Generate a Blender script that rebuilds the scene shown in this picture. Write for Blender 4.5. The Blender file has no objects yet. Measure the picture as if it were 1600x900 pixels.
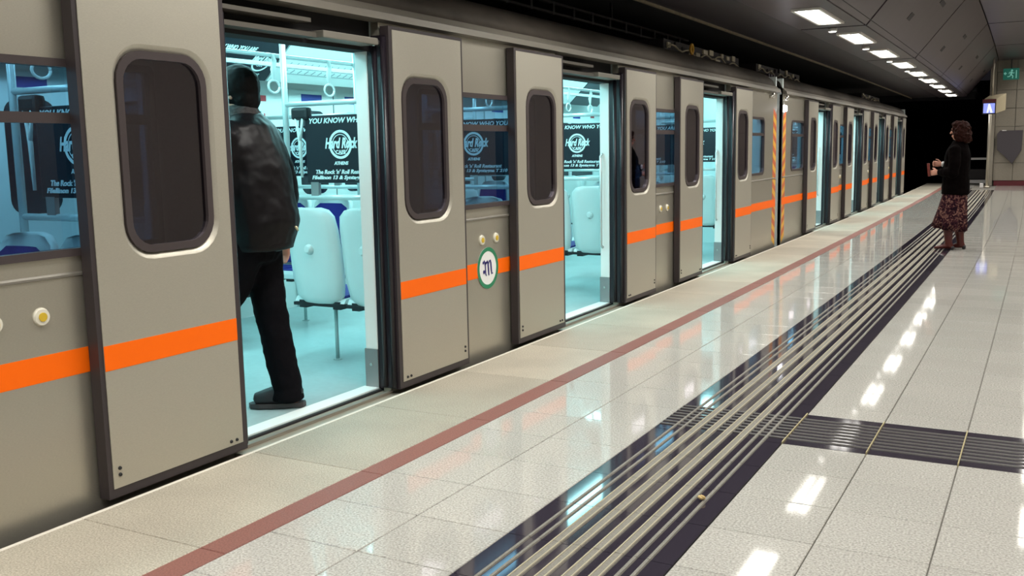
import bpy, bmesh, math, random
from mathutils import Vector, Matrix

random.seed(7)
scene = bpy.context.scene
C = scene.collection
PI = math.pi

# ------------------------------------------------------------------ camera
YAW, PITCH, ROLL = -.5029, -.1395, -.0186
EYE = Vector((3.189, 0.0, 1.36))
def cam_rows(yaw, pitch, roll):
    fwd = Vector((math.sin(yaw)*math.cos(pitch), math.cos(yaw)*math.cos(pitch), math.sin(pitch)))
    right = Vector((math.cos(yaw), -math.sin(yaw), 0))
    up = right.cross(fwd)
    c, s = math.cos(roll), math.sin(roll)
    return c*right + s*up, -s*right + c*up, fwd
cd = bpy.data.cameras.new('camera')
cd.sensor_width = 36.0
cd.lens = 1523.4/1600*36.0
cd.clip_start = .05
cd.clip_end = 300
cam = bpy.data.objects.new('camera', cd)
C.objects.link(cam)
r_, u_, f_ = cam_rows(YAW, PITCH, ROLL)
m_ = Matrix.Identity(4)
for i_ in range(3):
    m_[i_][0], m_[i_][1], m_[i_][2], m_[i_][3] = r_[i_], u_[i_], -f_[i_], EYE[i_]
cam.matrix_world = m_
scene.camera = cam

# ------------------------------------------------------------------ world, exposure, light levels
world = bpy.data.worlds.new('world')
scene.world = world
world.use_nodes = True
world.node_tree.nodes['Background'].inputs[0].default_value = (.55, .5, .6, 1)
world.node_tree.nodes['Background'].inputs[1].default_value = .006      # underground: almost nothing comes from outside
vs = scene.view_settings
vs.view_transform = 'Standard'
vs.look = 'None'
vs.gamma = 1.0
vs.exposure = 1.34
TUBE_STRENGTH = 2.4                 # platform fluorescent fittings (row by the train)
TUBE_STRENGTH_MID = 3.2             # second row over the middle of the platform
SALOON_STRENGTH = 5.3               # light strips inside the cars
LAMP_W = 11.5                       # watts of each fitting above the train edge
LAMP_W_MID = 11.5
TUBE_COLOR = (1.0, .97, .91)
SALOON_COLOR = (.44, .96, 1.0)

# ------------------------------------------------------------------ helpers
BEND = .00045
def bend(y):                        # the platform and the train follow a very slight curve
    return -BEND*max(0.0, y-4.0)**2
def bend_angle(y):
    return math.atan(2*BEND*max(0.0, y-4.0))

def srgb(r, g, b):
    f = lambda c: c/12.92 if c <= .04045 else ((c+.055)/1.055)**2.4
    return (f(r/255), f(g/255), f(b/255))

MATS = {}
def mat(name, color, rough=.5, metal=0.0, emit=None, strength=0.0, spec=None, coat=0.0):
    m = bpy.data.materials.new(name)
    m.use_nodes = True
    b = m.node_tree.nodes['Principled BSDF']
    b.inputs['Base Color'].default_value = (*color, 1)
    b.inputs['Roughness'].default_value = rough
    b.inputs['Metallic'].default_value = metal
    if spec is not None: b.inputs['Specular IOR Level'].default_value = spec
    if coat: b.inputs['Coat Weight'].default_value = coat
    if emit:
        b.inputs['Emission Color'].default_value = (*emit, 1)
        b.inputs['Emission Strength'].default_value = strength
    MATS[name] = m
    return m

def grain(m, scale=400, amount=.25, stretch=(1, 1, 1), detail=3, bump=0.0, rough_var=0.0, dark=None, big=None, vary=0.0):
    """speckle the base colour of a material with noise, in object space"""
    nt = m.node_tree
    b = nt.nodes['Principled BSDF']
    base = tuple(b.inputs['Base Color'].default_value)
    tc = nt.nodes.new('ShaderNodeTexCoord')
    geo = nt.nodes.new('ShaderNodeNewGeometry')
    mp = nt.nodes.new('ShaderNodeMapping')
    mp.inputs['Scale'].default_value = stretch
    nt.links.new(geo.outputs['Position'], mp.inputs['Vector'])
    n = nt.nodes.new('ShaderNodeTexNoise')
    n.inputs['Scale'].default_value = scale
    n.inputs['Detail'].default_value = detail
    nt.links.new(mp.outputs[0], n.inputs['Vector'])
    ramp = nt.nodes.new('ShaderNodeValToRGB')
    ramp.color_ramp.elements[0].position = .3
    ramp.color_ramp.elements[1].position = .7
    lo = tuple(max(0, c*(1-amount)) for c in base[:3]) if dark is None else dark
    ramp.color_ramp.elements[0].color = (*lo, 1)
    ramp.color_ramp.elements[1].color = (*[min(1, c*(1+amount*.6)) for c in base[:3]], 1)
    nt.links.new(n.outputs['Fac'], ramp.inputs['Fac'])
    out = ramp.outputs['Color']
    if big:
        n2 = nt.nodes.new('ShaderNodeTexNoise')
        n2.inputs['Scale'].default_value = big[0]
        n2.inputs['Detail'].default_value = 4
        nt.links.new(geo.outputs['Position'], n2.inputs['Vector'])
        r2 = nt.nodes.new('ShaderNodeValToRGB')
        r2.color_ramp.elements[0].position = .35
        r2.color_ramp.elements[1].position = .65
        r2.color_ramp.elements[0].color = (1-big[1],)*3 + (1,)
        r2.color_ramp.elements[1].color = (1, 1, 1, 1)
        nt.links.new(n2.outputs['Fac'], r2.inputs['Fac'])
        mx = nt.nodes.new('ShaderNodeMix'); mx.data_type = 'RGBA'; mx.blend_type = 'MULTIPLY'
        mx.inputs[0].default_value = 1
        nt.links.new(out, mx.inputs[6]); nt.links.new(r2.outputs['Color'], mx.inputs[7])
        out = mx.outputs[2]
    if vary:                                        # each slab cut from slightly different stone
        oi = nt.nodes.new('ShaderNodeObjectInfo')
        mv = nt.nodes.new('ShaderNodeMapRange'); mv.inputs['To Min'].default_value = 1-vary; mv.inputs['To Max'].default_value = 1+vary*.5
        nt.links.new(oi.outputs['Random'], mv.inputs['Value'])
        mx2 = nt.nodes.new('ShaderNodeMix'); mx2.data_type = 'RGBA'; mx2.blend_type = 'MULTIPLY'; mx2.inputs[0].default_value = 1
        nt.links.new(out, mx2.inputs[6]); nt.links.new(mv.outputs[0], mx2.inputs[7])
        out = mx2.outputs[2]
    nt.links.new(out, b.inputs['Base Color'])
    if bump:
        bp = nt.nodes.new('ShaderNodeBump')
        bp.inputs['Strength'].default_value = bump
        bp.inputs['Distance'].default_value = .002
        nt.links.new(n.outputs['Fac'], bp.inputs['Height'])
        nt.links.new(bp.outputs['Normal'], b.inputs['Normal'])
    if rough_var:
        mr = nt.nodes.new('ShaderNodeMapRange')
        r0 = b.inputs['Roughness'].default_value
        mr.inputs['To Min'].default_value = max(.02, r0-rough_var)
        mr.inputs['To Max'].default_value = r0+rough_var
        nt.links.new(n.outputs['Fac'], mr.inputs['Value'])
        nt.links.new(mr.outputs[0], b.inputs['Roughness'])
    return m

def glass(name, tint, gloss=.18, rough=.02):
    """thin tinted pane: light goes straight through, plus a fresnel mirror"""
    m = bpy.data.materials.new(name)
    m.use_nodes = True
    nt = m.node_tree
    nt.nodes.remove(nt.nodes['Principled BSDF'])
    out = nt.nodes['Material Output']
    tr = nt.nodes.new('ShaderNodeBsdfTransparent'); tr.inputs[0].default_value = (*tint, 1)
    gl = nt.nodes.new('ShaderNodeBsdfGlossy'); gl.inputs['Color'].default_value = (.86, .80, .95, 1); gl.inputs['Roughness'].default_value = rough
    fr = nt.nodes.new('ShaderNodeFresnel'); fr.inputs['IOR'].default_value = 1.5
    ad = nt.nodes.new('ShaderNodeMath'); ad.operation = 'ADD'; ad.use_clamp = True; ad.inputs[1].default_value = gloss*.2
    mx = nt.nodes.new('ShaderNodeMixShader')
    nt.links.new(fr.outputs[0], ad.inputs[0]); nt.links.new(ad.outputs[0], mx.inputs[0])
    nt.links.new(tr.outputs[0], mx.inputs[1]); nt.links.new(gl.outputs[0], mx.inputs[2])
    nt.links.new(mx.outputs[0], out.inputs['Surface'])
    MATS[name] = m
    return m

# ------------------------------------------------------------------ materials
# platform
M_tile = grain(mat('pale_granite', (.475, .457, .415), .05, spec=.22), 120, .38, detail=5, rough_var=.015, vary=.05, big=(1.3, .07))
M_slab = grain(mat('flamed_granite', (.45, .415, .335), .55, spec=.3), 140, .38, detail=5, bump=.25, big=(1.6, .18), vary=.16)
M_red = grain(mat('red_granite', (.235, .098, .078), .5, spec=.3), 150, .3, detail=4, bump=.15, vary=.12)
M_nose = mat('nosing_highlight', (.68, .64, .56), .5)  # pale nosing, the highlight along the platform edge put into its colour
M_dark = grain(mat('dark_granite', (.036, .030, .042), .06, spec=.5), 120, .45, rough_var=.02)
M_rib = grain(mat('ribbed_strip', (.21, .195, .165), .55, spec=.25), 150, .25)
M_ribdark = grain(mat('dark_rib', (.085, .078, .072), .45, spec=.3), 150, .25)
M_ribedge = mat('rib_edge', (.42, .37, .26), .5, spec=.25)
M_grout = mat('joint_grout', (.16, .15, .13), .85)
M_brassjoint = mat('brass_joint', (.45, .38, .20), .45, metal=.3)
# shell
M_ceil = grain(mat('ceiling_metal', (.080, .060, .073), .34, metal=.3), 3, .12, big=(.6, .15))
M_ceil_dark = mat('ceiling_dark', (.032, .026, .032), .5)
M_black = mat('tunnel_black', (.006, .005, .007), .9)
M_joint = mat('panel_joint', (.006, .006, .007), .8)
M_walltile = grain(mat('wall_tile', (.25, .222, .18), .35), 40, .12)
M_skirt = mat('dark_red_skirting', (.10, .012, .018), .4)
M_vent = mat('vent_grey', (.022, .018, .021), .6)
# train
M_steel = grain(mat('brushed_steel', (.53, .50, .42), .34, metal=.78), 90, .10, stretch=(1, 1, 14), detail=4, rough_var=.05)
M_steel_door = grain(mat('door_steel', (.52, .49, .41), .38, metal=.6), 90, .09, stretch=(1, 1, 14), detail=4, rough_var=.05)
M_cant = mat('cantrail_steel', (.30, .275, .235), .45, metal=.5)
M_cantrail = mat('cantrail_paint', (.15, .135, .11), .5, metal=.2)
M_rail_low = mat('waist_rail_steel', (.20, .185, .155), .5, metal=.3)
M_gear = mat('door_gear', (.10, .09, .075), .5, metal=.3)
M_fit = mat('roof_fitting', (.55, .48, .34), .4)
M_roof = grain(mat('roof_paint', (.058, .048, .038), .65, spec=.2), 5, .2)
M_rubber = mat('black_rubber', (.016, .012, .017), .34)
M_edge = mat('door_edge_rubber', (.040, .031, .033), .4)
M_frame = mat('window_rubber', (.055, .043, .044), .34)
M_lip = mat('bright_window_lip', (.85, .82, .74), .25, metal=.6)
M_orange = mat('orange_stripe', (1.0, .15, .0015), .5, spec=.2)
M_sill = mat('threshold_metal', (.42, .38, .31), .4, metal=.5)
M_gap = mat('gap_black', (.008, .007, .008), .8)
M_under = mat('underframe', (.02, .018, .018), .8)
M_leafglass = glass('tinted_door_glass', (.07, .055, .085), .65)
M_sideglass = glass('side_window_glass', (.22, .27, .37), .10)
M_chrome = mat('chrome', (.75, .74, .70), .18, metal=.9)
M_cream = mat('button_ring', (.72, .69, .58), .35)
M_yellow = mat('button_yellow', (.62, .42, .03), .35)
M_hy = mat('hazard_yellow', (.75, .40, .04), .5)
M_hr = mat('hazard_orange', (.55, .12, .04), .5)
M_bellows = mat('bellows', (.022, .016, .026), .7)
M_lamp = mat('marker_lamp', (.8, .8, .9), .3, emit=(.85, .88, 1), strength=7)
# saloon
M_in = mat('saloon_white', (.70, .78, .77), .38)
M_infloor = grain(mat('saloon_floor', (.40, .52, .52), .28), 25, .06, big=(2.5, .12))
M_jamb = mat('door_jamb_white', (.86, .90, .88), .35)
M_kick = mat('kick_plate', (.33, .33, .33), .4, metal=.6)
M_tube_in = mat('saloon_light', (.9, 1, 1), .4, emit=SALOON_COLOR, strength=SALOON_STRENGTH)
M_shell = mat('seat_shell', (.66, .73, .72), .32)
M_blue = grain(mat('seat_blue', (.012, .012, .20), .7), 300, .3)
M_rail = mat('handrail', (.62, .72, .72), .25, metal=.25)
M_ad = mat('ad_black', (.010, .012, .020), .35)
M_adtxt = mat('ad_white', (.80, .92, .93), .5)
M_map = mat('route_map', (.72, .80, .78), .4)
M_mapmark = mat('route_marks', (.28, .34, .38), .5)
M_stk_r = mat('sticker_red', (.42, .03, .04), .5)
M_stk_b = mat('sticker_blue', (.02, .035, .28), .5)
M_farpane = mat('far_window_dark', (.015, .016, .025), .06)
M_strap = mat('strap_white', (.78, .84, .82), .4)
M_gdark = mat('fitting_black', (.012, .012, .015), .4)
# logo
M_white = mat('logo_white', (.85, .85, .83), .4)
M_green = mat('logo_green', (.02, .22, .10), .4)
M_navy = mat('logo_navy', (.02, .015, .16), .4)
# lamps
M_tube = mat('fluorescent_panel', (1, 1, 1), .4, emit=TUBE_COLOR, strength=TUBE_STRENGTH)
M_tube_mid = mat('fluorescent_panel_mid', (1, 1, 1), .4, emit=TUBE_COLOR, strength=TUBE_STRENGTH_MID)
M_fix = mat('fitting_white', (.8, .78, .74), .4)
M_spot = mat('small_lamp', (1, 1, 1), .4, emit=(1, .95, .9), strength=3)
M_screen = mat('screen_glow', (.05, .05, .1), .2, emit=(.30, .36, 1.0), strength=.42)
M_screen_w = mat('screen_white', (.05, .05, .1), .2, emit=(.8, .85, 1.0), strength=.55)
M_casing = mat('monitor_casing', (.42, .36, .24), .45)
M_darkred = mat('monitor_red', (.10, .012, .02), .4)
M_pole = mat('pole_steel', (.50, .46, .38), .3, metal=.6)
M_exit = mat('exit_green', (.006, .05, .038), .4, emit=(.03, .40, .28), strength=.06)
M_exit_w = mat('exit_white', (.15, .28, .24), .4, emit=(.3, .8, .65), strength=.14)
M_patch = mat('dark_patch', (.055, .047, .055), .5)
M_brightrail = mat('white_rail', (.75, .73, .72), .4)
M_trash = mat('crumpled_paper', (.70, .50, .22), .7)
# people
M_skin = mat('skin', (.55, .27, .19), .5)
M_leather = grain(mat('black_leather', (.0035, .0025, .0035), .42, spec=.22), 14, .4, bump=.0)
M_zip = mat('zip_metal', (.7, .62, .4), .3, metal=.7)
M_trouser = grain(mat('black_trousers', (.0035, .003, .0045), .85, spec=.1), 200, .3)
M_shoe = mat('black_shoe', (.016, .013, .016), .5)
M_sole = mat('shoe_sole', (.05, .042, .042), .6)
M_hair = grain(mat('dark_hair', (.004, .003, .003), .6, spec=.15), 60, .4)
M_collar = grain(mat('grey_collar', (.035, .03, .03), .8), 60, .6)
M_eye = mat('eye', (.05, .04, .04), .2)
M_auburn = grain(mat('auburn_hair', (.020, .005, .003), .65, spec=.08), 45, .6)
M_coat = grain(mat('dark_coat', (.0020, .0011, .0011), .9, spec=.04), 120, .3)
M_boot = mat('red_boot', (.075, .010, .008), .35)
M_redthing = mat('red_case', (.16, .022, .014), .45)
M_cuff = mat('white_cuff', (.7, .7, .7), .6)
def skirt_mat():
    m = mat('patterned_skirt', (.10, .035, .05), .8, spec=.1)
    nt = m.node_tree; b = nt.nodes['Principled BSDF']
    geo = nt.nodes.new('ShaderNodeNewGeometry')
    w = nt.nodes.new('ShaderNodeTexNoise'); w.inputs['Scale'].default_value = 22; w.inputs['Detail'].default_value = 3; w.inputs['Distortion'].default_value = 1.5
    nt.links.new(geo.outputs['Position'], w.inputs['Vector'])
    rp = nt.nodes.new('ShaderNodeValToRGB')
    e = rp.color_ramp.elements
    e[0].position = .40; e[0].color = (.009, .0025, .007, 1)
    e[1].position = .66; e[1].color = (.24, .125, .095, 1)
    k = e.new(.52); k.color = (.045, .011, .017, 1)
    nt.links.new(w.outputs['Fac'], rp.inputs['Fac']); nt.links.new(rp.outputs['Color'], b.inputs['Base Color'])
    return m
M_skirt_w = skirt_mat()

# ------------------------------------------------------------------ mesh building
class MB:
    """collects faces in world coordinates, then links them as ONE mesh object"""
    def __init__(s):
        s.v = []; s.f = []; s.m = []; s.sm = []
    def add(s, vs_, fs, mi=0, smooth=False):
        o = len(s.v)
        s.v += [tuple(v) for v in vs_]
        for f in fs:
            s.f.append(tuple(i+o for i in f)); s.m.append(mi); s.sm.append(smooth)
        return s
    def box(s, x0, x1, y0, y1, z0, z1, mi=0, step=1.2):
        n = max(1, int(math.ceil((y1-y0)/step)))
        vs_ = []; fs = []
        for i in range(n+1):
            y = y0+(y1-y0)*i/n
            vs_ += [(x0, y, z0), (x1, y, z0), (x1, y, z1), (x0, y, z1)]
        for i in range(n):
            a = 4*i; b = a+4
            for k in range(4):
                k2 = (k+1) % 4
                fs.append((a+k2, a+k, b+k, b+k2))
        fs.append((0, 1, 2, 3)); e = 4*n
        fs.append((e+3, e+2, e+1, e))
        return s.add(vs_, fs, mi)
    def extrude(s, prof, y0, y1, mi=0, step=1.2, smooth=False, closed=True):
        """closed profile [(x,z)] swept along Y"""
        n = max(1, int(math.ceil((y1-y0)/step))); k = len(prof)
        vs_ = []; fs = []
        for i in range(n+1):
            y = y0+(y1-y0)*i/n
            vs_ += [(x, y, z) for x, z in prof]
        for i in range(n):
            for j in range(k if closed else k-1):
                j2 = (j+1) % k
                fs.append((i*k+j, i*k+j2, (i+1)*k+j2, (i+1)*k+j))
        if closed:
            fs.append(tuple(range(k))[::-1]); fs.append(tuple(n*k+j for j in range(k)))
        return s.add(vs_, fs, mi, smooth)
    def cyl(s, p0, p1, r, n=12, mi=0, r1=None, cap=True, smooth=True):
        p0 = Vector(p0); p1 = Vector(p1); d = (p1-p0).normalized()
        u = d.orthogonal().normalized(); w = d.cross(u)
        r1 = r if r1 is None else r1
        vs_ = []; fs = []
        for i in range(n):
            a = 2*PI*i/n; e = math.cos(a)*u+math.sin(a)*w
            vs_ += [p0+e*r, p1+e*r1]
        for i in range(n):
            j = (i+1) % n
            fs.append((2*i, 2*j, 2*j+1, 2*i+1))
        s.add(vs_, fs, mi, smooth)
        if cap:
            s.add(vs_, [tuple(2*i for i in range(n))[::-1], tuple(2*i+1 for i in range(n))], mi)
        return s
    def path(s, pts, r, n=8, mi=0):
        """round tube through points"""
        pts = [Vector(p) for p in pts]; k = len(pts); vs_ = []; fs = []
        u = None
        for i, p in enumerate(pts):
            d = (pts[min(i+1, k-1)]-pts[max(i-1, 0)]).normalized()
            if u is None: u = d.orthogonal().normalized()
            else: u = (u-d*u.dot(d)).normalized()
            w = d.cross(u)
            rr = r[i] if isinstance(r, (list, tuple)) else r
            vs_ += [p+(math.cos(2*PI*j/n)*u+math.sin(2*PI*j/n)*w)*rr for j in range(n)]
        for i in range(k-1):
            for j in range(n):
                j2 = (j+1) % n
                fs.append((i*n+j, i*n+j2, (i+1)*n+j2, (i+1)*n+j))
        fs.append(tuple(range(n))[::-1]); fs.append(tuple((k-1)*n+j for j in range(n)))
        return s.add(vs_, fs, mi, True)
    def loop_strip(s, la, lb, mi=0, smooth=False):
        """quads between two closed loops of equal length"""
        n = len(la)
        return s.add(list(la)+list(lb), [(i, (i+1) % n, n+(i+1) % n, n+i) for i in range(n)], mi, smooth)
    def build(s, name, mats, parent=None, org=(0, 0, 0), bent=True, bevel=0.0, fixn=True):
        if not isinstance(mats, (list, tuple)): mats = [mats]
        me = bpy.data.meshes.new(name)
        if bent: pts = [(x+bend(y)-org[0], y-org[1], z-org[2]) for x, y, z in s.v]
        else: pts = [(x-org[0], y-org[1], z-org[2]) for x, y, z in s.v]
        me.from_pydata(pts, [], s.f)
        for mm in mats: me.materials.append(mm)
        me.polygons.foreach_set('material_index', s.m)
        me.polygons.foreach_set('use_smooth', s.sm)
        if fixn:
            bm = bmesh.new(); bm.from_mesh(me)
            bmesh.ops.remove_doubles(bm, verts=bm.verts, dist=1e-5)
            bmesh.ops.recalc_face_normals(bm, faces=bm.faces)
            if bevel:
                bmesh.ops.bevel(bm, geom=[e for e in bm.edges if len(e.link_faces) == 2 and e.calc_face_angle(0) > .6], offset=bevel, segments=2, affect='EDGES', profile=.6)
            bm.to_mesh(me); bm.free()
        me.update()
        o = bpy.data.objects.new(name, me)
        C.objects.link(o)
        if parent is not None: o.parent = parent
        return o

def empty(name, loc=(0, 0, 0)):
    o = bpy.data.objects.new(name, None)
    o.empty_display_size = .1
    C.objects.link(o); o.location = loc
    return o
def tag(o, label=None, cat=None, group=None, kind=None):
    if label: o['label'] = label
    if cat: o['category'] = cat
    if group: o['group'] = group
    if kind: o['kind'] = kind
    return o
def copy_one(o, parent=None):
    c = o.copy(); C.objects.link(c)
    if parent is not None: c.parent = parent
    return c
def copy_tree(o, parent=None):
    c = copy_one(o, parent)
    for ch in list(o.children): copy_tree(ch, c)
    return c
def rrect(w, h, r, n=7):
    """rounded rectangle loop centred on 0, counter-clockwise"""
    pts = []
    for cx, cy, a0 in ((w/2-r, h/2-r, 0), (-w/2+r, h/2-r, PI/2), (-w/2+r, -h/2+r, PI), (w/2-r, -h/2+r, 1.5*PI)):
        for i in range(n):
            a = a0+PI/2*i/(n-1)
            pts.append((cx+r*math.cos(a), cy+r*math.sin(a)))
    return pts
def plate(mb, x0, x1, outer, holes, mi=0):
    """a plate in the YZ plane between x0 and x1, with holes; loops of (y, z)"""
    for x in (x0, x1):
        bm = bmesh.new(); edges = []
        for lp in [outer]+holes:
            vv = [bm.verts.new((x, y, z)) for y, z in lp]
            edges += [bm.edges.new((vv[i], vv[(i+1) % len(vv)])) for i in range(len(vv))]
        bmesh.ops.triangle_fill(bm, use_beauty=True, edges=edges)
        bm.verts.index_update()
        mb.add([v.co.copy() for v in bm.verts], [[v.index for v in f.verts] for f in bm.faces], mi)
        bm.free()
    for lp in [outer]+holes:
        mb.loop_strip([(x0, y, z) for y, z in lp], [(x1, y, z) for y, z in lp], mi)
    return mb
def rect(y0, y1, z0, z1):
    return [(y0, z0), (y1, z0), (y1, z1), (y0, z1)]
def ring_frame(mb, x0, x1, la, lb, mi=0):
    """solid ring between two loops of (y,z), from x0 to x1"""
    A0 = [(x0, y, z) for y, z in la]; A1 = [(x1, y, z) for y, z in la]
    B0 = [(x0, y, z) for y, z in lb]; B1 = [(x1, y, z) for y, z in lb]
    mb.loop_strip(A0, A1, mi); mb.loop_strip(A1, B1, mi); mb.loop_strip(B1, B0, mi); mb.loop_strip(B0, A0, mi)
    return mb

def text_faces(mb, body, size, origin, right, up, align='CENTER', shear=0.0, depth=.0015, width=None, mi=0, bold=0.0):
    cu = bpy.data.curves.new('lettering', 'FONT')
    cu.body = body; cu.size = size; cu.shear = shear; cu.align_x = align; cu.align_y = 'CENTER'
    cu.extrude = depth; cu.resolution_u = 2; cu.offset = bold
    to = bpy.data.objects.new('lettering', cu); C.objects.link(to)
    dg = bpy.context.evaluated_depsgraph_get()
    me = bpy.data.meshes.new_from_object(to.evaluated_get(dg))
    right = Vector(right).normalized(); up = Vector(up).normalized(); nrm = right.cross(up); O = Vector(origin)
    xs = [v.co.x for v in me.vertices]
    k = 1.0
    if width and xs: k = width/(max(xs)-min(xs))
    mb.add([O+right*(v.co.x*k)+up*v.co.y+nrm*v.co.z for v in me.vertices], [list(p.vertices) for p in me.polygons], mi)
    bpy.data.objects.remove(to); bpy.data.curves.remove(cu); bpy.data.meshes.remove(me)
def ribbon(mb, pts, w, origin, right, up, off=.0015, mi=0):
    """flat stroke through 2D points (w: width or list)"""
    right = Vector(right); up = Vector(up); n = right.cross(up); O = Vector(origin)+n*off
    vs_ = []; k = len(pts)
    for i, p in enumerate(pts):
        a = Vector(pts[max(i-1, 0)]); b = Vector(pts[min(i+1, k-1)])
        d = (b-a).normalized(); q = Vector((-d.y, d.x))
        ww = (w[i] if isinstance(w, (list, tuple)) else w)/2
        for sg in (1, -1):
            e = Vector(p)+q*ww*sg
            vs_.append(O+right*e.x+up*e.y)
    mb.add(vs_, [(2*i, 2*i+1, 2*i+3, 2*i+2) for i in range(k-1)], mi)
def annulus(mb, r0, r1, origin, right, up, off=.001, n=36, mi=0, thick=.0012):
    right = Vector(right); up = Vector(up); nn = right.cross(up); O = Vector(origin)
    L = lambda r, h: [O+nn*h+right*(r*math.cos(2*PI*i/n))+up*(r*math.sin(2*PI*i/n)) for i in range(n)]
    if r0 <= 0:
        lp = L(r1, off+thick); mb.add(lp, [tuple(range(n))], mi); mb.loop_strip(L(r1, off), lp, mi)
    else:
        mb.loop_strip(L(r0, off+thick), L(r1, off+thick), mi); mb.loop_strip(L(r1, off+thick), L(r1, off), mi); mb.loop_strip(L(r0, off), L(r0, off+thick), mi)
def disc2(mb, c, r, origin, right, up, off, mi=0, n=12):
    annulus(mb, 0, r, Vector(origin)+Vector(right)*c[0]+Vector(up)*c[1], right, up, off, n, mi, .0005)

# ================================================================== PLATFORM
Y0, Y1 = -3.0, 34.4              # built length of the platform
XR = 7.2                         # right-hand side of the platform
floor = MB()
floor.box(-.015, XR, Y0, Y1+2.5, -.5, -.012)
floor = tag(floor.build('floor', M_grout), kind='structure')
edge_face = MB().box(-.05, -.015, Y0, Y1+2.5, -1.2, -.03).build('platform_face', M_under, floor)

def tile_mesh(name, w, d, h, m, slots=None):
    b = MB()
    c = .0025
    lo = [(0, 0), (w, 0), (w, d), (0, d)]
    hi = [(c, c), (w-c, c), (w-c, d-c), (c, d-c)]
    b.loop_strip([(x, y, -.02) for x, y in lo], [(x, y, h-c) for x, y in lo])
    b.loop_strip([(x, y, h-c) for x, y in lo], [(x, y, h) for x, y in hi])
    b.add([(x, y, h) for x, y in hi], [(0, 1, 2, 3)])
    return b.build(name, slots or m, floor, bent=False)

def place(o, x, y, z=0.0):
    o.location = (x+bend(y), y, z)
    o.rotation_euler = (0, 0, bend_angle(y))

def lay(name, w, d, m, xs, y_start, y_end, y_near=None, skip=None, gap=.004):
    """rows of tiles from y_start to y_end; returns the rows as objects"""
    proto = tile_mesh(name, w-gap, d-gap, 0.0, m)
    n = int(round((y_end-y_start)/d)); first = True
    for i in range(n):
        y = y_start+i*d
        for x in xs:
            if skip and skip(x, y): continue
            o = proto if first else copy_one(proto, floor)
            first = False
            place(o, x+gap/2, y+gap/2)
ROW = .3725
# rows are laid out from the joints measured at y = 2.55
ry = lambda k: 2.55+k*ROW
T_END = ry(42)                                          # past this the remaining tiles are one part
CROSS = (ry(5), ry(5)+.545)                             # the crosswise guide strip
def lay_col(x, w, y_a, y_b, cross):
    """one column of pale tiles, interrupted by the cross strip when cross is set; returns tile rectangles"""
    out = []
    y = ry(0)-ROW*3
    while y < y_b:
        y2 = y+ROW
        if y2 > y_a:
            if cross and y < CROSS[1] and y2 > CROSS[0]:
                if y2 > CROSS[1]+.02: out.append((x, w, CROSS[1], y2))
                elif y < CROSS[0]-.02: out.append((x, w, y, CROSS[0]))
            else: out.append((x, w, y, y2))
        y = y2
    return out
cols = [(.757, .397, False), (1.154, .391, False), (2.168, .372, True), (2.54, .372, True), (2.912, .372, True), (3.284, .372, True)]
tile_cache = {}
far = MB()
for x, w, cr in cols:
    for (tx, tw, ya, yb) in lay_col(x, w, ry(-3), Y1, cr):
        if ya > T_END or (x > 3.2 and ya > 6.5):
            far.box(tx+.002, tx+tw-.002, ya+.002, yb-.002, -.02, 0)
            continue
        key = (round(tw, 3), round(yb-ya, 3))
        if key not in tile_cache:
            o = tile_cache[key] = tile_mesh('floor_tile', tw-.004, yb-ya-.004, 0, M_tile)
        else: o = copy_one(tile_cache[key], floor)
        place(o, tx+.002, ya+.002)
# the rest of the floor: farther rows and the side of the platform outside the frame
x = 3.656
while x < XR:
    for (tx, tw, ya, yb) in lay_col(x, .372, ry(-3), Y1, True): far.box(tx+.002, tx+tw-.002, ya+.002, yb-.002, -.02, 0)
    x += .372
tag(far.build('distant_floor_tile', M_tile, floor), kind='stuff')
far = MB()
for x, w, cr in cols[:2]+[(2.168, .372, 0), (2.54, .372, 0), (2.912, .372, 0), (3.284, .372, 0)]:
    for k in range(-14, -3):
        far.box(x+.002, x+w-.002, ry(k)+.002, ry(k+1)-.002, -.02, 0)
tag(far.build('behind_floor_tile', M_tile, floor), kind='stuff')
# thin yellowish joints running along the platform between the columns, over the cross strip
for x in (2.17, 2.54, 2.912):
    MB().box(x-.0025, x+.0025, CROSS[0], CROSS[1], -.01, .0085).build('joint_strip', M_brassjoint, floor)
# edge slabs, red line, nosing with the edge highlight in its colour
SL = .92
p_slab = tile_mesh('edge_slab', .612, SL-.003, .0, M_slab)
p_red = tile_mesh('red_line_slab', .118, SL-.003, .0, M_red)
p_nose = tile_mesh('edge_nosing', .020, SL-.001, .0, M_nose)
first = True
y = 2.33-SL*5
while y < Y1+1.5:
    for p, px in ((p_slab, .022), (p_red, .636), (p_nose, 0.0)):
        o = p if first else copy_one(p, floor)
        place(o, px, y)
    first = False
    y += SL
# guide strip: dark slabs with raised ribs
RIBS = [(.075, .016), (.118, .016), (.170, .044), (.248, .044), (.326, .044), (.404, .044), (.478, .018), (.524, .018)]
def guide_slab(d):
    b = MB()
    W = .617
    c = .002
    b.box(0, W, 0, d, -.02, 0, 0, step=9)
    for xx, w in RIBS:
        b.extrude([(xx, -.001), (xx+.003, .005), (xx+w-.003, .005), (xx+w, -.001)], 0.0, d, 1, step=9)
        if w > .03:
            for e in (xx+.005, xx+w-.011): b.extrude([(e, .0049), (e+.001, .0075), (e+.005, .0075), (e+.006, .0049)], 0.0, d, 2, step=9)
    return b.build('guide_slab', [M_dark, M_rib, M_ribedge], floor, bent=False)
g1 = guide_slab(ROW-.003)
first = True
for k in range(-14, 90):
    y = ry(k)
    if y > 31.2: break
    o = g1 if first else copy_one(g1, floor)
    first = False
    place(o, 1.548, y)
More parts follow.
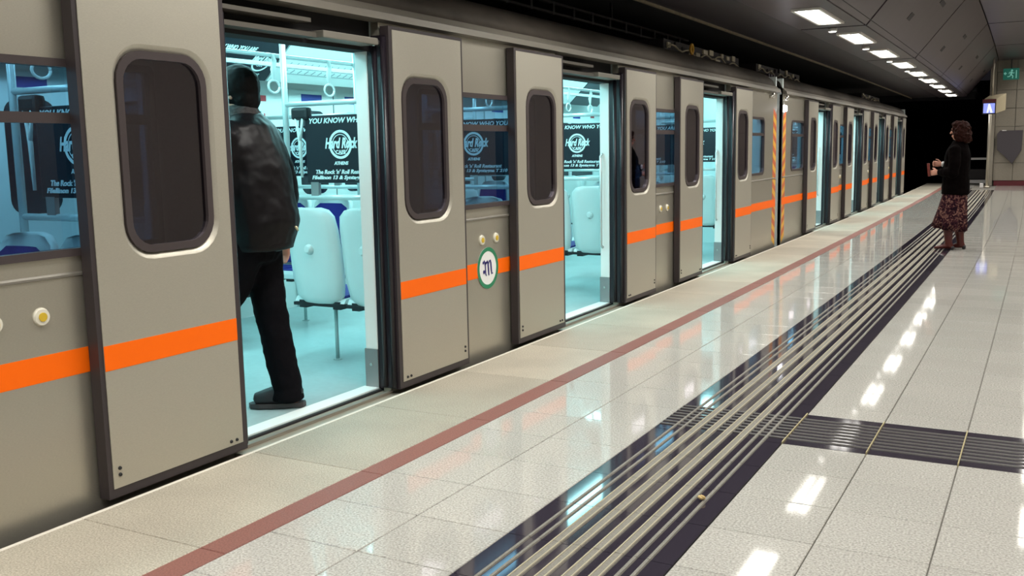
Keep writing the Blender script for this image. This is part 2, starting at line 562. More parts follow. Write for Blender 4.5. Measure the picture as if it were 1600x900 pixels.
# crosswise guide slabs to the right of the long strip, and a few ribs crossing the long strip
def cross_slab(w):
    b = MB()
    D = CROSS[1]-CROSS[0]
    b.box(0, w, 0, D, -.02, 0, 0, step=9)
    for q in range(8):
        yy = .075+q*.052
        ww = .020
        vs_ = [(0, yy, -.001), (0, yy+.003, .004), (0, yy+ww-.003, .004), (0, yy+ww, -.001)]
        vs2 = [(w, a, c) for _, a, c in vs_]
        b.add(vs_+vs2, [(0, 1, 5, 4), (1, 2, 6, 5), (2, 3, 7, 6), (3, 2, 1, 0), (4, 5, 6, 7)], 1)
    return b.build('cross_guide_slab', [M_dark, M_ribdark], floor, bent=False)
g2 = cross_slab(.368)
for k in range(13):
    o = g2 if k == 0 else copy_one(g2, floor)
    place(o, 2.170+k*.372, CROSS[0])
b = MB()
for q in range(8):
    yy = CROSS[0]+.075+q*.052
    b.box(1.548, 2.165, yy, yy+.020, -.001, .004)
b.build('crossing_rib', M_ribdark, floor)

# ================================================================== STATION SHELL
SOF0, SOF1, SOFZ = .39, 1.17, 2.80
CR_X, CR_Z = 2.05, 3.86
ceil = MB()
ceil.box(-4.2, XR+.3, Y0-.5, Y1+1.0, 4.30, 4.45)
ceil = tag(ceil.build('ceiling', M_ceil_dark), kind='structure')
# panels: soffit, slope, high flat; joints every 6.2 m
js = [12.79+5.41*k for k in range(-3, 5)]
cuts = [Y0-.4]+[j for j in js if Y0 < j < Y1]+[Y1]
for a, bb in zip(cuts[:-1], cuts[1:]):
    g = .042
    MB().box(SOF0, SOF1-.01, a+g, bb-g, SOFZ, SOFZ+.05).build('soffit_panel', M_ceil, ceil)
    b = MB()
    dx, dz = CR_X-SOF1, CR_Z-SOFZ; L = math.hypot(dx, dz); nx, nz = -dz/L*.04, dx/L*.04
    b.extrude([(SOF1+.01, SOFZ), (CR_X, CR_Z), (CR_X+nx, CR_Z+nz), (SOF1+.01+nx, SOFZ+nz)], a+g, bb-g)
    b.build('slope_panel', M_ceil, ceil)
    mid = (a+bb)/2
    # vents set in the slope
    for t, vy, hl, hw in ((.30, a+.40*(bb-a), .30, .04), (.62, a+.68*(bb-a), .55, .025)):
        b = MB()
        p = lambda s_, off: (SOF1+dx*s_-nx*off, SOFZ+dz*s_-nz*off)
        s0, s1 = t-hw, t+hw
        b.extrude([p(s0, .0), p(s1, .0), p(s1, .25), p(s0, .25)], vy-hl/2, vy+hl/2)
        b.build('ceiling_vent', M_vent, ceil)
    x = CR_X+.02
    while x < XR:
        MB().box(x, min(x+1.75, XR), a+g, bb-g, CR_Z, CR_Z+.05).build('flat_panel', M_ceil, ceil)
        x += 1.78
MB().box(SOF0-.02, SOF1+.06, Y0-.4, Y1, SOFZ+.055, SOFZ+.075).build('joint_backing', M_joint, ceil)
b = MB(); b.extrude([(SOF1-.05, SOFZ+.06), (CR_X-.05, CR_Z+.06), (CR_X-.09, CR_Z+.10), (SOF1-.09, SOFZ+.10)], Y0-.4, Y1); b.build('slope_backing', M_joint, ceil)
# trackside: lower edge trim and dark panels over the track
MB().box(-.41, SOF0-.015, Y0-.4, Y1, SOFZ+.02, SOFZ+.06).build('track_soffit', M_ceil_dark, ceil)
tag(MB().box(-.43, -.41, Y0-.4, Y1, SOFZ-.01, SOFZ+.12).build('trim_1', grain(mat('trim_brass', (.20, .16, .10), .5), 9, .3)), kind='structure')
MB().box(-4.2, -.43, Y0-.4, Y1, SOFZ+.12, SOFZ+.2).build('track_ceiling', M_black, ceil)
# far end of the tunnel, track bed, wall behind the train
tag(MB().box(-4.2, -4.0, Y0-.4, 60, -1.2, 4.6).build('wall_left', M_black), kind='structure')
tag(MB().box(-4.2, -.05, Y0-.4, 60, -1.3, -1.2).build('trackbed', M_black), kind='structure')
tag(MB().box(-4.2, XR+.3, 60, 60.2, -1.3, 4.7).build('wall_tunnel', M_black), kind='structure')
tag(MB().box(-4.2, 1.46, Y1+.6, 60, 3.0, 3.1).build('ceiling_tunnel', M_black), kind='structure')
hb = MB().box(-4.2, 1.42, Y1+.9, Y1+1.0, 2.75, 4.7)
tag(hb.build('wall_portal', M_black), kind='structure')
# end wall beside the tunnel mouth (tiled)
WX0 = 1.62
wall_end = tag(MB().box(WX0-bend(34.5), XR+.3, Y1+.14, Y1+.4, -.02, 4.6).build('wall_end', M_grout), kind='structure')
TW, TH = .56, .56
p_t = None
xx = WX0+.012
while xx < XR:
    zz = .16
    while zz < 4.15:
        w = min(TW, XR-xx)
        if w > .1:
            if p_t is None:
                b = MB(); b.box(0, TW-.012, 0, .13, 0, TH-.012)
                p_t = b.build('wall_tile', M_walltile, wall_end, bent=False, bevel=.004)
                o = p_t
            else: o = copy_one(p_t, wall_end)
            o.location = (xx, Y1+.03, zz)
        zz += TH
    xx += TW
tag(MB().box(WX0-bend(34.4)+.05, XR, Y1-.01, Y1+.12, 0.0, .15).build('baseboard_end', M_skirt), kind='structure')
tag(MB().box(1.44-bend(34.4), WX0-bend(34.4), Y1-.06, Y1+.4, 0, 4.6).build('trim_2', M_walltile), kind='structure')
tag(MB().box(1.44-bend(34.4), 1.62-bend(34.4), Y1+.4, 60, 0, 4.6).build('wall_niche', M_black), kind='structure')
# the side of the station behind the photographer and to the right
tag(MB().box(-4.2, XR+.3, Y0-.6, Y0-.4, -1.3, 4.7).build('wall_back', M_walltile), kind='structure')
tag(MB().box(XR, XR+.3, Y0-.6, Y1+.4, -.5, 4.7).build('wall_right', M_walltile), kind='structure')

# cable ladder hung over the train roof
tray = empty('cable_ladder', (-1.02, 8, 2.72))
tag(tray, 'dark cable ladder with short rungs running along above the train roof', 'cable ladder')
for z in (2.64, 2.735): MB().box(-1.04, -1.00, 1.0, 12.6, z, z+.022).build('rail', M_vent, tray, org=(-1.02, 8, 2.72))
y = 1.2
pr = None
while y < 12.5:
    if pr is None: pr = MB().box(-.02, .02, -.022, .022, -.085, .035).build('rung', M_gdark, tray, bent=False); o = pr
    else: o = copy_one(pr, tray)
    o.location = (bend(y), y-8, 0)
    y += .46
h = MB()
for y in (2.0, 6.0, 10.0): h.box(-1.03, -1.01, y, y+.03, 2.75, 3.145)
h.build('hanger', M_gdark, tray, org=(-1.02, 8, 2.72))

# ================================================================== TRAIN
XD = -.03           # outer face of the open door leaves
XB = -.10           # outer face of the body side
XI = -.17           # inner lining
XF = -2.78          # far side of the car
ZT = 2.08           # top of the body side under the cantrail
WZ0, WZ1 = .99, 1.735
HO = .615           # half the door opening
LW = .77            # leaf width

# ---- prototypes shared by both cars -------------------------------
def leaf_proto(mirror):
    """a door leaf; local y from 0 to LW, outer face at x = 0; rubber nosing at the end that closes"""
    root = empty('door_leaf')
    fy = (lambda y: LW-y) if mirror else (lambda y: y)
    def Y(a, b_): return (fy(b_), fy(a)) if mirror else (a, b_)
    zb, zt = .012, 2.055
    cy, cz = fy(.415), 1.38
    win = [(cy+a, cz+c) for a, c in rrect(.468, .813, .125)]
    win_in = [(cy+a, cz+c) for a, c in rrect(.405, .75, .10)]
    lip = [(cy+a, cz+c) for a, c in rrect(.520, .865, .148)]
    b = MB()
    ya, yb = Y(.022, LW-.03)
    plate(b, -.036, 0.0, rect(ya, yb, zb+.035, zt-.02), [lip])
    b.build('panel', M_steel_door, root, bent=False)
    b = MB(); ya, yb = Y(0, LW)
    ring_frame(b, -.060, -.004, rect(ya, yb, zb-.004, zt), rect(*Y(.022, LW-.03), zb+.035, zt-.02)); b.build('edge_frame', M_edge, root, bent=False)
    b = MB(); b.box(-.0620, -.0605, ya+.005, yb-.005, zb, zb+.9, 0, 9); b.box(-.0620, -.0605, ya+.005, yb-.005, zt-.26, zt-.01, 0, 9); b.build('back_sheet', M_under, root, bent=False)
    # raised bright lip round the window and dark gasket inside it
    b = MB()
    L0 = [(0.0, y, z) for y, z in lip]; W1 = [(-.003, y, z) for y, z in [(cy+a, cz+c) for a, c in rrect(.507, .852, .142)]]; W2 = [(-.020, y, z) for y, z in win]
    b.loop_strip(L0, W1, 0, True); b.loop_strip(W1, W2, 0, True)
    b.build('window_lip', M_steel_door, root, bent=False)
    b = MB(); ring_frame(b, -.034, -.006, win, win_in); b.build('gasket', M_frame, root, bent=False)
    b = MB()
    w_ = [(cy+a, cz+c) for a, c in rrect(.407, .752, .10)]
    b.add([(-.022, y, z) for y, z in w_], [tuple(range(len(w_)))]); b.build('pane', M_leafglass, root, bent=False, fixn=False)
    b = MB(); ya, yb = Y(.022, LW-.03); b.box(0.0, .0014, ya, yb, .528, .629, 0, 9); b.build('stripe', M_orange, root, bent=False)
    # closing-edge rubber: two fat beads
    b = MB(); ye = fy(LW); sg = -1 if mirror else 1
    b.box(-.115, -.02, min(ye, ye+sg*.014), max(ye, ye+sg*.014), zb, zt-.05, 0, 9)
    for xx in (-.035, -.095): b.cyl((xx, ye+sg*.014, zb+.01), (xx, ye+sg*.014, zt-.06), .016, 10)
    b.build('rubber_nosing', M_rubber, root, bent=False)
    pb = None
    for (py, pz) in ((.055, .10), (.055, .127), (LW-.105, .068), (LW-.070, .068)):
        if pb is None:
            b = MB(); b.cyl((0, 0, 0), (.006, 0, 0), .0085, 10, r1=.006); pb = b.build('bolt', M_gdark, root, bent=False); o = pb
        else: o = copy_one(pb, root)
        o.location = (0, fy(py), pz)
    return root
def seat_proto():
    """bucket seat, front towards -Y; local origin on the floor under its middle"""
    root = empty('seat')
    b = MB()
    W = .205
    # back shell: outline rows from the bottom of the shell up to the rounded top, curved across
    rows = [(.385, .045, .10), (.40, .07, .15), (.44, .09, .182), (.55, .105, .203), (.72, .125, .205), (.88, .15, .20), (.97, .165, .185), (1.01, .168, .145), (1.025, .166, .08)]
    n = 9
    def surf(off, shrink):
        g = []
        for z, y, w in rows:
            for i in range(n):
                t = -1+2*i/(n-1)
                bow = .035*(1-abs(t)**2.2)
                g.append((t*(w-shrink), y+bow*.7+off-(.02 if abs(t) > .95 else 0), z))
        return g
    R_ = len(rows)
    fq = [(r*n+i, r*n+i+1, (r+1)*n+i+1, (r+1)*n+i) for r in range(R_-1) for i in range(n-1)]
    b.add(surf(.022, 0), fq, 0, True); b.add(surf(-.015, .004), fq, 0, True)
    rim = [i for i in range(n)]+[r*n+n-1 for r in range(1, R_)]+[(R_-1)*n+i for i in range(n-2, -1, -1)]+[r*n for r in range(R_-2, 0, -1)]
    A = surf(.022, 0); B_ = surf(-.015, .004)
    b.loop_strip([A[i] for i in rim], [B_[i] for i in rim], 0, True)
    # pan
    pan = [(-.36, .43), (-.34, .455), (-.1, .435), (.08, .43), (.10, .40), (-.30, .385), (-.37, .40)]
    vs_ = [(xx, y, z) for xx in (-W, W) for y, z in pan]; k = len(pan)
    b.add(vs_, [tuple(range(k)), tuple(range(k, 2*k))[::-1]]+[(i, (i+1) % k, k+(i+1) % k, k+i) for i in range(k)])
    b.build('shell', M_shell, root, bent=False)
    b = MB()
    rows2 = [(.47, .075, .17), (.60, .085, .18), (.80, .115, .18), (.93, .135, .165), (.965, .138, .11)]
    g = [((-1+2*i/6)*w, y+.02*(1-abs(-1+2*i/6)**2)-.030, z) for z, y, w in rows2 for i in range(7)]
    b.add(g, [(r*7+i, r*7+i+1, (r+1)*7+i+1, (r+1)*7+i) for r in range(4) for i in range(6)], 0, True)
    b.add([(-.18, -.32, .462), (.18, -.32, .462), (.18, .06, .447), (-.18, .06, .447), (-.18, -.32, .44), (.18, -.32, .44), (.18, .06, .43), (-.18, .06, .43)], [(0, 1, 2, 3), (4, 7, 6, 5), (0, 4, 5, 1), (1, 5, 6, 2), (2, 6, 7, 3), (3, 7, 4, 0)])
    b.build('cushion', M_blue, root, bent=False)
    b = MB(); b.cyl((0, .17, .76), (0, .205, .76), .040, 14, r1=.02); b.build('back_boss', M_shell, root, bent=False)
    b = MB(); b.box(-.215, .215, .075, .105, .375, .395); b.box(-.17, -.11, -.28, .10, .36, .41); b.box(.11, .17, -.28, .10, .36, .41); b.build('underframe', M_gdark, root, bent=False)
    return root
def seat_post_proto():
    b = MB(); b.cyl((0, -.02, 0), (0, -.02, .37), .013, 12); b.cyl((0, -.02, 0), (0, -.02, .006), .03, 12)
    return b.build('seat_post', M_infloor, None, bent=False)
def logo_lettering(b, O, right, up, s, ring=True):
    """circle logo with script name over it; s is the ring radius"""
    O = Vector(O); right = Vector(right); up = Vector(up)
    annulus(b, s*.82, s, O, right, up, .002, 32)
    annulus(b, s*.66, s*.71, O, right, up, .002, 32)
def ad_board_letters(b, x0, x1, z0, z1, yface):
    cx = (x0+x1)/2; right = (1, 0, 0); up = (0, 0, 1); w = x1-x0
    text_faces(b, 'YOU KNOW WHO YOU ARE', .045, (cx, yface, z1-.035), right, up, width=w*.92, shear=.25, bold=.001)
    O = (cx-.075, yface, z0+.235)
    logo_lettering(b, O, right, up, .088)
    return cx
def partition(parent, org, near, y, zshift=0):
    """draught screen rails beside a doorway with an advertising board; faces -Y"""
    if near: xa, xb = -1.06, XI-.02
    else: xa, xb = XF+.08, -1.72
    pole_x = xa if near else xb
    b = MB(); b.cyl((pole_x, y, .99), (pole_x, y, 2.24), .019, 12); b.build('stanchion', M_rail, parent, org)
    for z in (1.675, 1.095):
        b = MB(); b.cyl((xa, y, z), (xb, y, z), .0165, 10); b.build('handrail', M_rail, parent, org)
    bx0, bx1 = (-.90, -.20) if near else (XF+.14, -1.86)
    pan = empty('advert_board', (0, 0, 0)); pan.parent = parent
    b = MB(); b.box(bx0, bx1, y-.008, y+.008, 1.185, 1.60)
    b.build('board', M_ad, pan, org, bevel=.004)
    b = MB()
    cx = ad_board_letters(b, bx0, bx1, 1.185, 1.60, y-.009)
    right, up = (1, 0, 0), (0, 0, 1)
    text_faces(b, 'Hard Rock', .088, (cx-.075, y-.0115, 1.425), right, up, width=.25, shear=.3, bold=.003)
    text_faces(b, 'CAFE', .034, (cx-.075, y-.0115, 1.372), right, up, bold=.001)
    text_faces(b, 'ATHENS', .028, (cx-.075, y-.0105, 1.305), right, up, shear=.2, bold=.001)
    text_faces(b, "The Rock 'n' Roll Restaurant", .036, (cx-.06, y-.0105, 1.252), right, up, shear=.25, width=.44, bold=.001)
    text_faces(b, 'Filellinon 13 & Syntagma T 210', .032, (cx-.05, y-.0105, 1.218), right, up, shear=.25, width=.52, bold=.001)
    b.build('lettering', M_adtxt, pan, org)
    # fork shaped strap at the board's aisle end, black clamp on top, grey clips under
    s_ = 1 if near else -1
    ex = bx0-.035 if near else bx1+.035
    b = MB(); b.path([(ex-.028, y-.02, 1.585), (ex-.012, y-.02, 1.50), (ex, y-.02, 1.44), (ex+.004, y-.02, 1.22)], [.008, .009, .012, .008], 8); b.path([(ex+.028, y-.02, 1.585), (ex+.012, y-.02, 1.50), (ex, y-.02, 1.45)], [.008, .009, .011], 8)
    b.build('board_strap', M_strap, pan, org)
    b = MB(); b.box(ex-.06, ex+.07, y-.03, y+.03, 1.575, 1.655); b.build('board_clamp', M_gdark, pan, org, bevel=.02)
    for cxx in (bx0+.06, bx1-.08): MB().box(cxx-.03, cxx+.03, y-.012, y+.012, 1.10, 1.19).build('board_clip', M_kick, pan, org)

LEAF_A = leaf_proto(False)      # left-hand leaf (closes towards +Y)
LEAF_B = leaf_proto(True)
SEAT = seat_proto()
POST = seat_post_proto()
_used = {'A': False, 'B': False, 'S': False, 'P': False}
def use(proto, key, parent, org, x, y, z=0.0, rz=0.0):
    if _used[key]: o = copy_tree(proto, parent)
    else: o = proto; o.parent = parent; _used[key] = True
    o.location = (x+bend(y)-org[0], y-org[1], z-org[2])
    o.rotation_euler = (0, 0, rz+bend_angle(y))
    return o

def side_window(parent, org, y0, y1, rounded=0.0):
    """rubber frame, hopper bar and pane of a body-side window"""
    cy, cz = (y0+y1)/2, (WZ0+WZ1)/2; w, h = y1-y0, WZ1-WZ0
    r = max(.02, rounded)
    o_ = [(cy+a, cz+c) for a, c in rrect(w, h, r)]; i_ = [(cy+a, cz+c) for a, c in rrect(w-.06, h-.06, max(.01, r-.02))]
    root = empty('side_window'); root.parent = parent
    b = MB(); ring_frame(b, XB-.03, XB+.012, o_, i_); b.build('frame', M_frame, root, org)
    b = MB(); b.box(XB-.02, XB+.008, y0+.02, y1-.02, 1.495, 1.535); b.build('hopper_bar', M_frame, root, org)
    g = [(cy+a, cz+c) for a, c in rrect(w-.056, h-.056, max(.012, r-.018))]
    b = MB(); b.add([(XB-.012, y, z) for y, z in g], [tuple(range(len(g)))]); b.build('pane', M_sideglass, root, org, fixn=False)
    return [(cy+a, cz+c) for a, c in rrect(w-.01, h-.01, r)]

def make_car(ya, yb, doors, end_a, end_b, label, buttons=True, logo_bay=None, is_far=False):
    org = (0.0, (ya+yb)/2, -1.0)
    car = empty('train_car', (org[0]+0, org[1], org[2]))
    tag(car, label, 'train car', 'cars of the metro train')
    P = lambda b, name, m, **k: b.build(name, m, car, org, **k)
    # ---- body side, bay by bay
    bays = []
    prev = ya
    for c in doors:
        bays.append((prev, c-HO)); prev = c+HO
    bays.append((prev, yb))
    for bi, (a, bb) in enumerate(bays):
        first, last = bi == 0, bi == len(bays)-1
        if first and end_a: wy = (a+.55, a+1.42); rnd = .09
        elif last and end_b: wy = (a+.885, a+1.62) if not is_far else None; rnd = .09
        elif bb-a > 1.5: wy = (a+.36, bb-.36); rnd = .03
        else: wy = None; rnd = 0
        holes = []
        if wy: holes = [side_window(car, org, wy[0], wy[1], rnd)]
        b = MB(); plate(b, XI+.02, XB, rect(a, bb, -.38, ZT), holes); P(b, 'body_panel', M_steel)
        b = MB(); plate(b, XI-.02, XI+.018, rect(a+.01, bb-.01, 0.0, 2.14), holes); P(b, 'lining', M_in)
        b = MB(); b.box(XB, XB+.0014, a+.01, bb-.01, .528, .629); P(b, 'stripe', M_orange)
        b = MB(); b.extrude([(XB, .912), (XB+.006, .914), (XB+.006, .922), (XB, .930)], a+.02, bb-.02); P(b, 'waist_rail', M_rail_low)
        if buttons and not (first and end_a) and not (last and end_b) and bb-a > 1.5:
            mid = (a+bb)/2
            for q, yy in enumerate((mid-.04, mid+.15)):
                bt = empty('door_button'); bt.parent = car
                b = MB(); X0 = XB
                b.cyl((X0, yy, .777), (X0+.012, yy, .777), .036, 20, r1=.030); b.build('ring', M_cream, bt, org)
                b = MB(); b.cyl((X0+.010, yy, .777), (X0+.016, yy, .777), .017, 14); b.build('push', M_yellow, bt, org)
        if logo_bay == bi:
            O = (XB+.0016, 5.645, .583); right = (0, 1, 0); up = (0, 0, 1)
            lg = empty('round_logo'); lg.parent = car
            b = MB(); annulus(b, 0, .140, O, right, up, .0, 48); b.build('disc', M_white, lg, org)
            b = MB(); annulus(b, .113, .140, O, right, up, .0014, 48); b.build('ring', M_green, lg, org)
            b = MB(); O2 = (O[0]+.0014, O[1], O[2])
            S = lambda x_, z_: (x_*.001, z_*.001)
            # hooked first stroke, three slanted stems and a dot low on the left
            ribbon(b, [S(-62, 38), S(-50, 52), S(-42, 40), S(-36, 12), S(-32, -40), S(-22, -52)], [.010, .016, .016, .014, .014, .010], O2, right, up)
            ribbon(b, [S(-36, 18), S(-22, 40), S(-8, 46), S(0, 30), S(4, -10), S(8, -46), S(16, -50)], [.006, .012, .016, .018, .018, .016, .008], O2, right, up)
            ribbon(b, [S(2, 20), S(16, 44), S(30, 48), S(38, 30), S(42, -10), S(48, -44), S(64, -40)], [.006, .012, .016, .018, .018, .016, .008], O2, right, up)
            ribbon(b, [S(-44, 42), S(-24, 34), S(-4, 40)], .010, O2, right, up)
            disc2(b, S(-56, -22), .013, O2, right, up, .0015)
            disc2(b, S(-63, 40), .010, O2, right, up, .0015)
            b.build('letter_m', M_navy, lg, org)
    # ---- cantrail, roof, underside
    b = MB(); b.extrude([(XB-.02, 2.075), (XB+.055, 2.085), (XB+.045, 2.125), (XB+.02, 2.135), (XB-.01, 2.172), (XB-.05, 2.172)], ya, yb); P(b, 'cantrail', M_cantrail)
    roof = [(XB-.012, 2.165), (XB-.05, 2.245), (-.24, 2.325), (-.45, 2.41), (-.8, 2.49), (-1.44, 2.53), (-2.08, 2.49), (-2.45, 2.40), (-2.68, 2.28), (-2.78, 2.15), (-2.70, 2.15), (-2.3, 2.33), (-1.44, 2.42), (-.6, 2.33), (-.25, 2.2), (XB-.05, 2.16)]
    b = MB(); b.extrude(roof, ya, yb, smooth=True); P(b, 'roof', M_roof)
    b = MB(); b.box(XF+.05, XB-.08, ya, yb, -.9, -.12); P(b, 'underframe', M_under)
    # ---- saloon
    b = MB(); b.box(XF+.03, -.185, ya+.05, yb-.05, -.10, 0.0); P(b, 'saloon_floor', M_infloor)
    b = MB(); b.box(XF+.20, -.36, ya+.05, yb-.05, 2.26, 2.30); P(b, 'saloon_ceiling', M_in)
    b = MB(); b.box(XF, XF+.05, ya, yb, -.38, 2.3); P(b, 'far_side', M_in)
    for xs in ((-.98, -.74), (-2.12, -1.88)):
        b = MB(); b.box(xs[0], xs[1], ya+.3, yb-.3, 2.235, 2.258); P(b, 'light_strip', M_tube_in)
    for e, nm in ((ya, 1), (yb, -1)):
        b = MB(); b.box(XF, XB-.01, min(e, e+nm*.05), max(e, e+nm*.05), -.38, 2.30); P(b, 'end_wall', M_in if not (e == ya and end_a) else M_in)
    b = MB(); b.box(-2.05, -2.01, ya+.4, yb-.4, 2.03, 2.06); b.cyl((-1.72, ya+.4, 2.07), (-1.72, yb-.4, 2.07), .015, 10); P(b, 'grab_rail', M_rail)
    # ---- doors
    for c in doors:
        a, bb = c-HO, c+HO
        use(LEAF_A, 'A', car, org, XD, a-.003-LW-.0)
        use(LEAF_B, 'B', car, org, XD, bb+.003)
        # threshold, black gap, kerb below the opening
        b = MB(); b.box(-.20, -.165, a, bb, -.06, -.004, 0); P(b, 'sill_gap', M_gap)
        b = MB(); b.box(-.165, -.10, a-.02, bb+.02, -.30, -.014, 0); b.box(-.10, -.03, a-.02, bb+.02, -.05, -.022, 0); P(b, 'threshold', M_sill)
        b = MB(); b.box(-.115, -.095, a-.02, bb+.02, -.0138, -.004); b.box(-.030, -.022, a-.02, bb+.02, -.04, -.014); P(b, 'threshold_rib', M_cant)
        b = MB(); b.box(-.29, -.186, a, bb, 0.0, .006); P(b, 'lit_floor_strip', M_jamb)  # white strip: lamp-lit, washed-out saloon floor edge put into the colour
        # header with the door gear
        b = MB(); b.box(-.30, -.17, a-.02, bb+.02, 1.925, 2.15); P(b, 'door_header', M_gap)
        b = MB(); b.box(-.17, -.06, a+.0, a+.62, 2.012, 2.032); P(b, 'gear_rail', M_gear)
        b = MB(); b.box(-.17, -.08, a-.02, a+.68, 1.945, 1.968); P(b, 'gear_rail', M_gear)
        b = MB(); b.box(-.17, -.05, a+.70, a+1.16, 1.945, 1.982); P(b, 'gear_cover', M_rail_low, bevel=.006)
        b = MB(); b.cyl((-.09, a+1.16, 1.962), (-.09, a+1.22, 1.962), .018, 10); P(b, 'gear_roller', M_chrome)
        # white inside jambs with grey kick plates
        for s_, e in ((1, bb), (-1, a)):
            j = empty('door_jamb'); j.parent = car
            y0_, y1_ = (e, e+.06) if s_ > 0 else (e-.06, e)
            b = MB(); b.box(-.272, -.185, y0_, y1_, .23, 2.0); b.build('jamb', M_jamb, j, org, bevel=.008)
            b = MB(); b.box(-.277, -.185, y0_-.003, y1_+.003, .0, .232); b.build('kick_plate', M_kick, j, org)
            ys = y0_-.003 if s_ > 0 else y1_+.003
            b = MB(); b.cyl((-.232, ys, .14), (-.232, ys-s_*.005, .14), .010, 8); b.build('screw', M_chrome, j, org)
            if s_ > 0 and c > 7:
                b = MB(); b.path([(-.250, y0_, .50), (-.250, y0_-.035, .52), (-.250, y0_-.035, 1.30), (-.250, y0_, 1.32)], .012, 8); b.build('grab_handle', M_rail, j, org)
            b = MB(); b.box(-.185, -.125, y0_+.005, y1_, .0, 2.0); b.build('black_seal', M_rubber, j, org)
        # far side doors, closed
        fd = empty('far_door'); fd.parent = car
        b = MB(); b.box(XF+.05, XF+.07, a, c-.008, .01, 1.93); b.box(XF+.05, XF+.07, c+.008, bb, .01, 1.93); b.build('far_leaf', M_in, fd, org)
        b = MB(); b.box(XF+.045, XF+.066, c-.012, c+.012, .01, 1.93); b.build('far_seam', M_gdark, fd, org)
        for q in (-1, 1):
            cc = c+q*.31; lp = [(cc+u, 1.38+v) for u, v in rrect(.38, .75, .1)]
            b = MB(); b.add([(XF+.072, y, z) for y, z in lp], [tuple(range(len(lp)))]); b.loop_strip([(XF+.072, y, z) for y, z in lp], [(XF+.07, y, z) for y, z in lp]); b.build('far_pane', M_farpane, fd, org)
            b = MB(); b.box(XF+.07, XF+.0725, cc-.14, cc+.14, 1.83, 1.90); b.build('far_notice', M_stk_b, fd, org)
    # ---- bays: draught screens, seats, far windows, notices
    for bi, (a, bb) in enumerate(bays):
        first, last = bi == 0, bi == len(bays)-1
        p0, p1 = a+.30, bb-.28
        if bb-a < 1.2: continue
        if not first: 
            partition(car, org, True, p0); partition(car, org, False, p0)
        if not last:
            partition(car, org, True, p1-.05); partition(car, org, False, p1-.05)
        for xs in (-.53, -.965, -1.95, -2.38):
            if not first: use(SEAT, 'S', car, org, xs, p0+.23, 0, PI)
            if not last: use(SEAT, 'S', car, org, xs, p1-.25, 0, 0)
        for xs in (-.93, -2.16):
            if not first: use(POST, 'P', car, org, xs, p0+.23, 0, PI)
            if not last: use(POST, 'P', car, org, xs, p1-.25, 0, 0)
        fw = empty('far_window'); fw.parent = car
        m0, m1 = a+.36, bb-.36
        b = MB(); b.box(XF+.05, XF+.056, m0, m1, WZ0, WZ1); b.build('pane', M_farpane, fw, org)
        b = MB(); ring_frame(b, XF+.05, XF+.075, rect(m0-.03, m1+.03, WZ0-.03, WZ1+.03), rect(m0, m1, WZ0, WZ1)); b.box(XF+.05, XF+.07, m0, m1, 1.52, 1.55); b.box(XF+.05, XF+.072, (m0+m1)/2-.04, (m0+m1)/2+.04, WZ0, WZ1); b.build('frame', M_in, fw, org)
        for q, yy in enumerate((m0+.25, m0+.95)):
            if yy+.25 < m1: b = MB(); b.box(XF+.05, XF+.0535, yy, yy+.24, 1.80, 1.87); P(b, 'notice', M_stk_b)
        if bi > 0:
            b = MB(); b.box(XF+.05, XF+.0535, bb-.40, bb-.27, 1.82, 1.87); P(b, 'notice', M_stk_r)
            b = MB(); b.box(XF+.05, XF+.0535, bb-.39, bb-.29, 1.66, 1.72); P(b, 'notice', M_stk_r)
    # ---- sloped panels over the far windows: black adverts and pale route maps in turn
    y = ya+1.30; k = 0
    while y < yb-1.2:
        L = .95 if k % 2 == 0 else 1.30
        pn = empty('cove_panel'); pn.parent = car
        b = MB(); b.extrude([(-2.52, 1.97), (-2.24, 2.24), (-2.26, 2.26), (-2.55, 1.99)], y, y+L); b.build('panel', M_ad if k % 2 == 0 else M_map, pn, org)
        right = Vector((0, 1, 0)); up = Vector((.28, 0, .27)).normalized(); O = Vector((-2.38+bend(y), y+L/2, 2.105))+right.cross(up)*.002
        b = MB()
        if k % 2 == 0:
            text_faces(b, 'YOU KNOW WHO YOU ARE', .062, O+right*(-.14)+up*.11, right, up, shear=.25, width=.60, bold=.001)
            text_faces(b, 'Hard Rock', .075, O+right*.30+up*.03, right, up, shear=.3, width=.24, bold=.002)
            annulus(b, .085, .10, O+right*.30, right, up, .001, 28)
            text_faces(b, 'CAFE', .03, O+right*.30-up*.04, right, up)
            text_faces(b, 'ATHENS', .03, O+right*.30-up*.135, right, up, shear=.2)
            text_faces(b, 'The Rock\nRestaurant', .045, O+right*(-.30)-up*.06, right, up, shear=.25)
            b.build('lettering', M_adtxt, pn, org)
        else:
            for q in range(2):
                base = O-up*(.02+.075*q)
                ribbon(b, [(-.55, 0), (.55, 0)], .006, base, right, up)
                for r in range(13): ribbon(b, [(-.53+r*.088, .008), (-.50+r*.088, .045)], .012, base, right, up)
            b.build('route_line', M_mapmark, pn, org)
        y += L+.02; k += 1
    # ---- hanging straps on the grab rail
    y = ya+.9
    while y < yb-.6:
        st = empty('hand_strap'); st.parent = car
        X = -1.72
        b = MB(); b.path([(X, y, 2.075), (X+.01, y+.004, 2.03), (X-.004, y+.002, 1.97), (X, y, 1.90)], [.010, .017, .019, .011], 8); b.build('webbing', M_strap, st, org)
        b = MB(); n = 18
        b.path([(X, y+.058*math.cos(2*PI*i/n), 1.850+.045*math.sin(2*PI*i/n)) for i in range(n+1)], .0085, 8); b.build('loop', M_strap, st, org)
        y += .62
